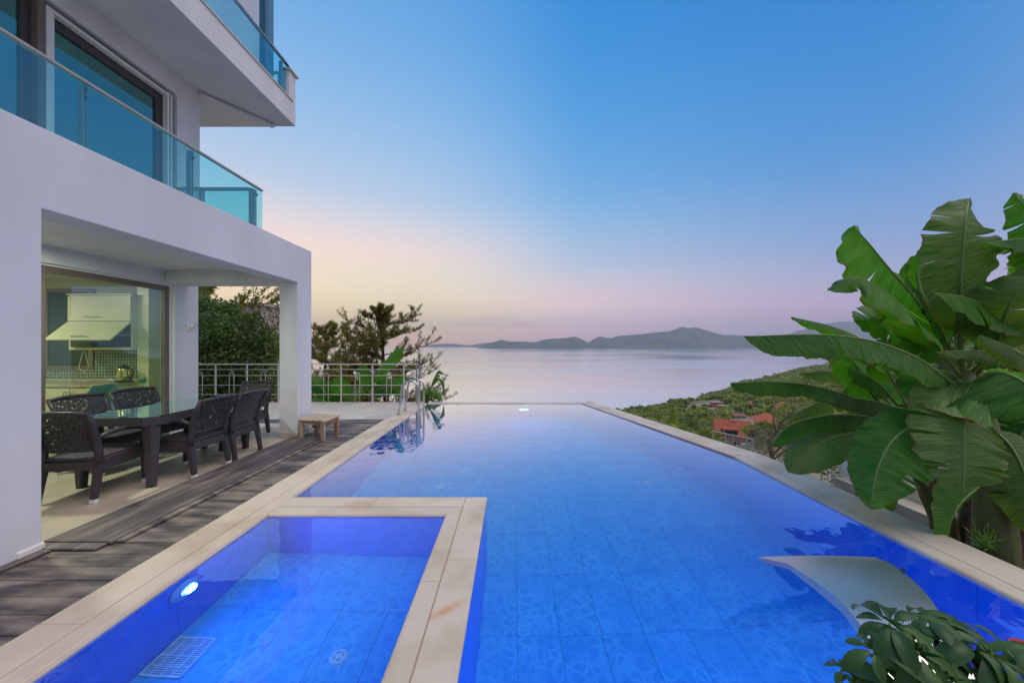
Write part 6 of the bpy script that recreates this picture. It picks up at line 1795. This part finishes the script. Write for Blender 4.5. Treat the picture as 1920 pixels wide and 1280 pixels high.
m_ = MB(); m_.box(-12, 8, -5, 5, -3, 0.3); m_.build('paving', M['house_white'], vp)
m_ = MB(); m_.box(-8, 4, -3, 3, 0.305, 0.33); m_.build('water', M['pool_far'], vp)
far_house('red_roof_pavilion', 1382, 784, 11, 5, 2.4, R(-10), M['house_peach'], M['roof'], 'low pavilion with a flat red roof left of the villa pool', rows=1, roofh=0.12, hip=False)
far_house('hillside_house', 1468, 770, 12, 8, 4.2, R(12), M['house_white'], M['roof'], 'small white house with a red roof above the cream villa', rows=1, roofh=0.5)
far_house('hillside_house', 1412, 762, 9, 7, 3.4, R(-30), M['house_peach'], M['roof'], 'small peach house with a red roof in the woods above the villa pool', rows=1, roofh=0.45, cols=2)
OC = 'orange cabins near the shore'
for i, (px, py, w, lb) in enumerate([(1326, 763, 9, 'leftmost small orange cabin on the wooded spur'), (1342, 762, 11, 'tallest orange cabin in the middle of the wooded spur'), (1357, 766, 12, 'wide orange cabin at the right of the wooded spur'), (1338, 772, 9, 'lowest pale roofed orange cabin on the wooded spur')]):
    hh_, _ = far_house('orange_cabin', px, py, w, 7, 3.6 + (2 if i == 1 else 0), R(-15), pmat('orange_render_%d' % i, (0.48, 0.17, 0.07), 0.85), M['concrete'], lb, rows=1, roofh=0.1, hip=False, cols=2)
    hh_['group'] = OC
# road below
# trees as individuals
placed = []
rt = random.Random(5)
HOUSES = [(q1[0], q1[1], 10), (q2[0], q2[1], 14), (pq[0], pq[1], 14)]
adj = ['round', 'broad', 'small', 'tall', 'dense', 'loose', 'lopsided', 'flat-topped']
# screen keep-outs so that houses stay in view: (px, py, radius)
KO = [(1372, 822, 36), (1443, 792, 32), (1400, 788, 30), (1382, 778, 16), (1468, 764, 12), (1412, 757, 9), (1342, 760, 15)]
def hidden(x, y, z, h):
    px = 960 + x / y * 640; py = 645 - (z + h * 0.6 - 1.5) / y * 640
    py0 = 645 - (z - 1.5) / y * 640
    for (kx_, ky_, kr) in KO:
        if abs(px - kx_) < kr and (py < ky_ + 12 and py0 > ky_ - 6): return True
    return False
spots = []
for i in range(9000):
    yy = rt.uniform(60, 330); fx = rt.uniform(0.33, 1.5); xx = fx * yy
    if rt.random() > (yy / 330): continue
    z = float(ground_z(xx, yy))
    if z < -97: continue
    h = rt.uniform(3.5, 8)
    if any(math.hypot(xx - a, yy - b) < c + h * 0.3 for a, b, c in HOUSES): continue
    if any(math.hypot(xx - a, yy - b) < 4.5 for a, b in spots): continue
    if hidden(xx, yy, z, h): continue
    py = 645 - (z + h - 1.5) / yy * 640; px = 960 + fx * 640
    spots.append((xx, yy))
    placed.append((xx, yy, z, h))
placed.sort(key=lambda p: p[1])
EDGE = [(1104, 751), (1160, 769), (1334, 823), (1417, 849), (1556, 908), (1675, 960), (1920, 1067)]
def shows(p):
    x, y, z, h = p
    px = 960 + x / y * 640; top = 645 - (z + h * 0.85 - 1.5) / y * 640
    return top < np.interp(px, [e[0] for e in EDGE], [e[1] for e in EDGE]) - 3 and px < 1530
vis = [p for p in placed if shows(p)][:140]
vs_ = set(vis)
rest = [p for p in placed if p not in vs_]
print('visible trees', len(vis))
def where(px, py):
    if px < 1225: return 'on the far left of the wood'
    if px < 1250: return 'just left of the tall conifer'
    if px < 1290: return 'at the foot of the tall conifer'
    if px < 1330: return 'right of the conifers'
    if px < 1415: return 'above the red roofed house' if py < 800 else 'by the red roofed house'
    if px < 1475: return 'round the cream villa'
    if px < 1540: return 'right of the cream villa'
    return 'behind the banana leaves'
ords = ['first', 'second', 'third', 'fourth', 'fifth', 'sixth', 'seventh', 'eighth', 'ninth', 'tenth', 'eleventh', 'twelfth', 'thirteenth', 'fourteenth', 'fifteenth', 'sixteenth', 'seventeenth', 'eighteenth', 'nineteenth', 'twentieth']
items = []
for (x, y, z, h) in vis:
    kind = 'o' if rt.random() < 0.22 else 'g'
    px = 960 + x / y * 640; py = 645 - (z + h * .85 - 1.5) / y * 640
    items.append([x, y, z, h, kind, where(px, py), px])
from collections import defaultdict
grp = defaultdict(list)
for it in items: grp[it[4], it[5], 0 if it[1] < 130 else 1 if it[1] < 190 else 2 if it[1] < 250 else 3].append(it)
for (kind, wh, nf), its in grp.items():
    its.sort(key=lambda a: a[6])
    for k, it in enumerate(its):
        x, y, z, h = it[:4]
        nm = 'grey tree' if kind == 'o' else 'green tree'
        if k >= 20: rest.append((x, y, z, h)); continue
        rw = ['nearest', 'second', 'third', 'farthest'][nf]
        if len(its) == 1: lb = '%s %s, alone in the %s row' % (nm, wh, rw)
        else: lb = '%s %s, %s from left in the %s row' % (nm, wh, ords[k], rw)
        far_tree(x, y, h, h * rt.uniform(0.9, 1.3), kind, lb, GT, z=z, seed=rt.randrange(40))
# the rest of the wood as one mass
allV = []
g = np.random.default_rng(8)
TMV = [tree_mesh(400 + i, M['wood_green'], 110 if i < 6 else 45, clump=0.26 if i < 6 else 0.4)[1] for i in range(12)]
def stamp(x, y, z, h, w, i):
    V = TMV[i % 6 + (6 if y > 620 else 0)]; a = i * 1.3
    c, s_ = math.cos(a), math.sin(a)
    Q = np.empty_like(V)
    Q[..., 0] = (V[..., 0] * c - V[..., 1] * s_) * w + x; Q[..., 1] = (V[..., 0] * s_ + V[..., 1] * c) * w + y; Q[..., 2] = V[..., 2] * h + z
    allV.append(Q)
for i, (x, y, z, h) in enumerate(rest): stamp(x, y, z, h, h * 1.15, i)
N_ = 13000
yy = 300 + (g.random(N_) ** 1.25) * 1150; fx = g.uniform(0.22, 1.75, N_); xx = fx * yy
zz = ground_z(xx, yy)
dens = fbm(xx / 60, yy / 60, 4, 31)
for i in range(N_):
    if zz[i] < -96.8 or dens[i] < -0.15: continue
    h = g.uniform(4, 9) * (1 + (yy[i] > 700) * 0.6)
    if hidden(xx[i], yy[i], zz[i], h): continue
    stamp(xx[i], yy[i], zz[i] - 0.8, h, h * 1.3, i)
V = np.concatenate(allV)
print('stuff quads', len(V))
link_mesh('distant_wood', quads_mesh('distant_wood', V, M['wood_green']), kind='stuff', label='mixed green woodland covering the slope down to the shore')
# olive just beyond the coping
q = P(1470, 850, 11)
bushy_tree('olive_tree', (q.x, 11.5, -4.5), [bl(1445, 835, 11, .5, .6, .5), bl(1490, 810, 11.2, .6, .7, .6), bl(1455, 850, 10.8, .8, .7, .8), bl(1500, 840, 11, .8, .7, .8), bl(1428, 830, 11, .3, .4, .4), bl(1490, 765, 11.3, .4, .4, .4), bl(1520, 800, 11.3, .6, .6, .8), bl(1455, 775, 11, .10, .2, .6)],
           7000, 0.075, 0.020, M['wood_olive'], 'grey brown olive tree just beyond the right pool edge', 'olive tree', (q.x, 11.6, -1.5), droop=0.1, seed=61, limbs=8)

# ================================================================ HAZE
hz, t_, o_ = newmat('evening_haze')
pv = t_.nodes.new('ShaderNodeVolumePrincipled')
pv.inputs['Color'].default_value = (0.84, 0.92, 1.0, 1)
pv.inputs['Density'].default_value = 8.0e-5
pv.inputs['Anisotropy'].default_value = 0.1
t_.links.new(pv.outputs[0], o_.inputs['Volume'])
m_ = MB(); m_.box(-14000, 14000, -14000, 14000, -140, 860)
m_.build('haze', hz, kind='stuff', label='thin evening haze over the bay')
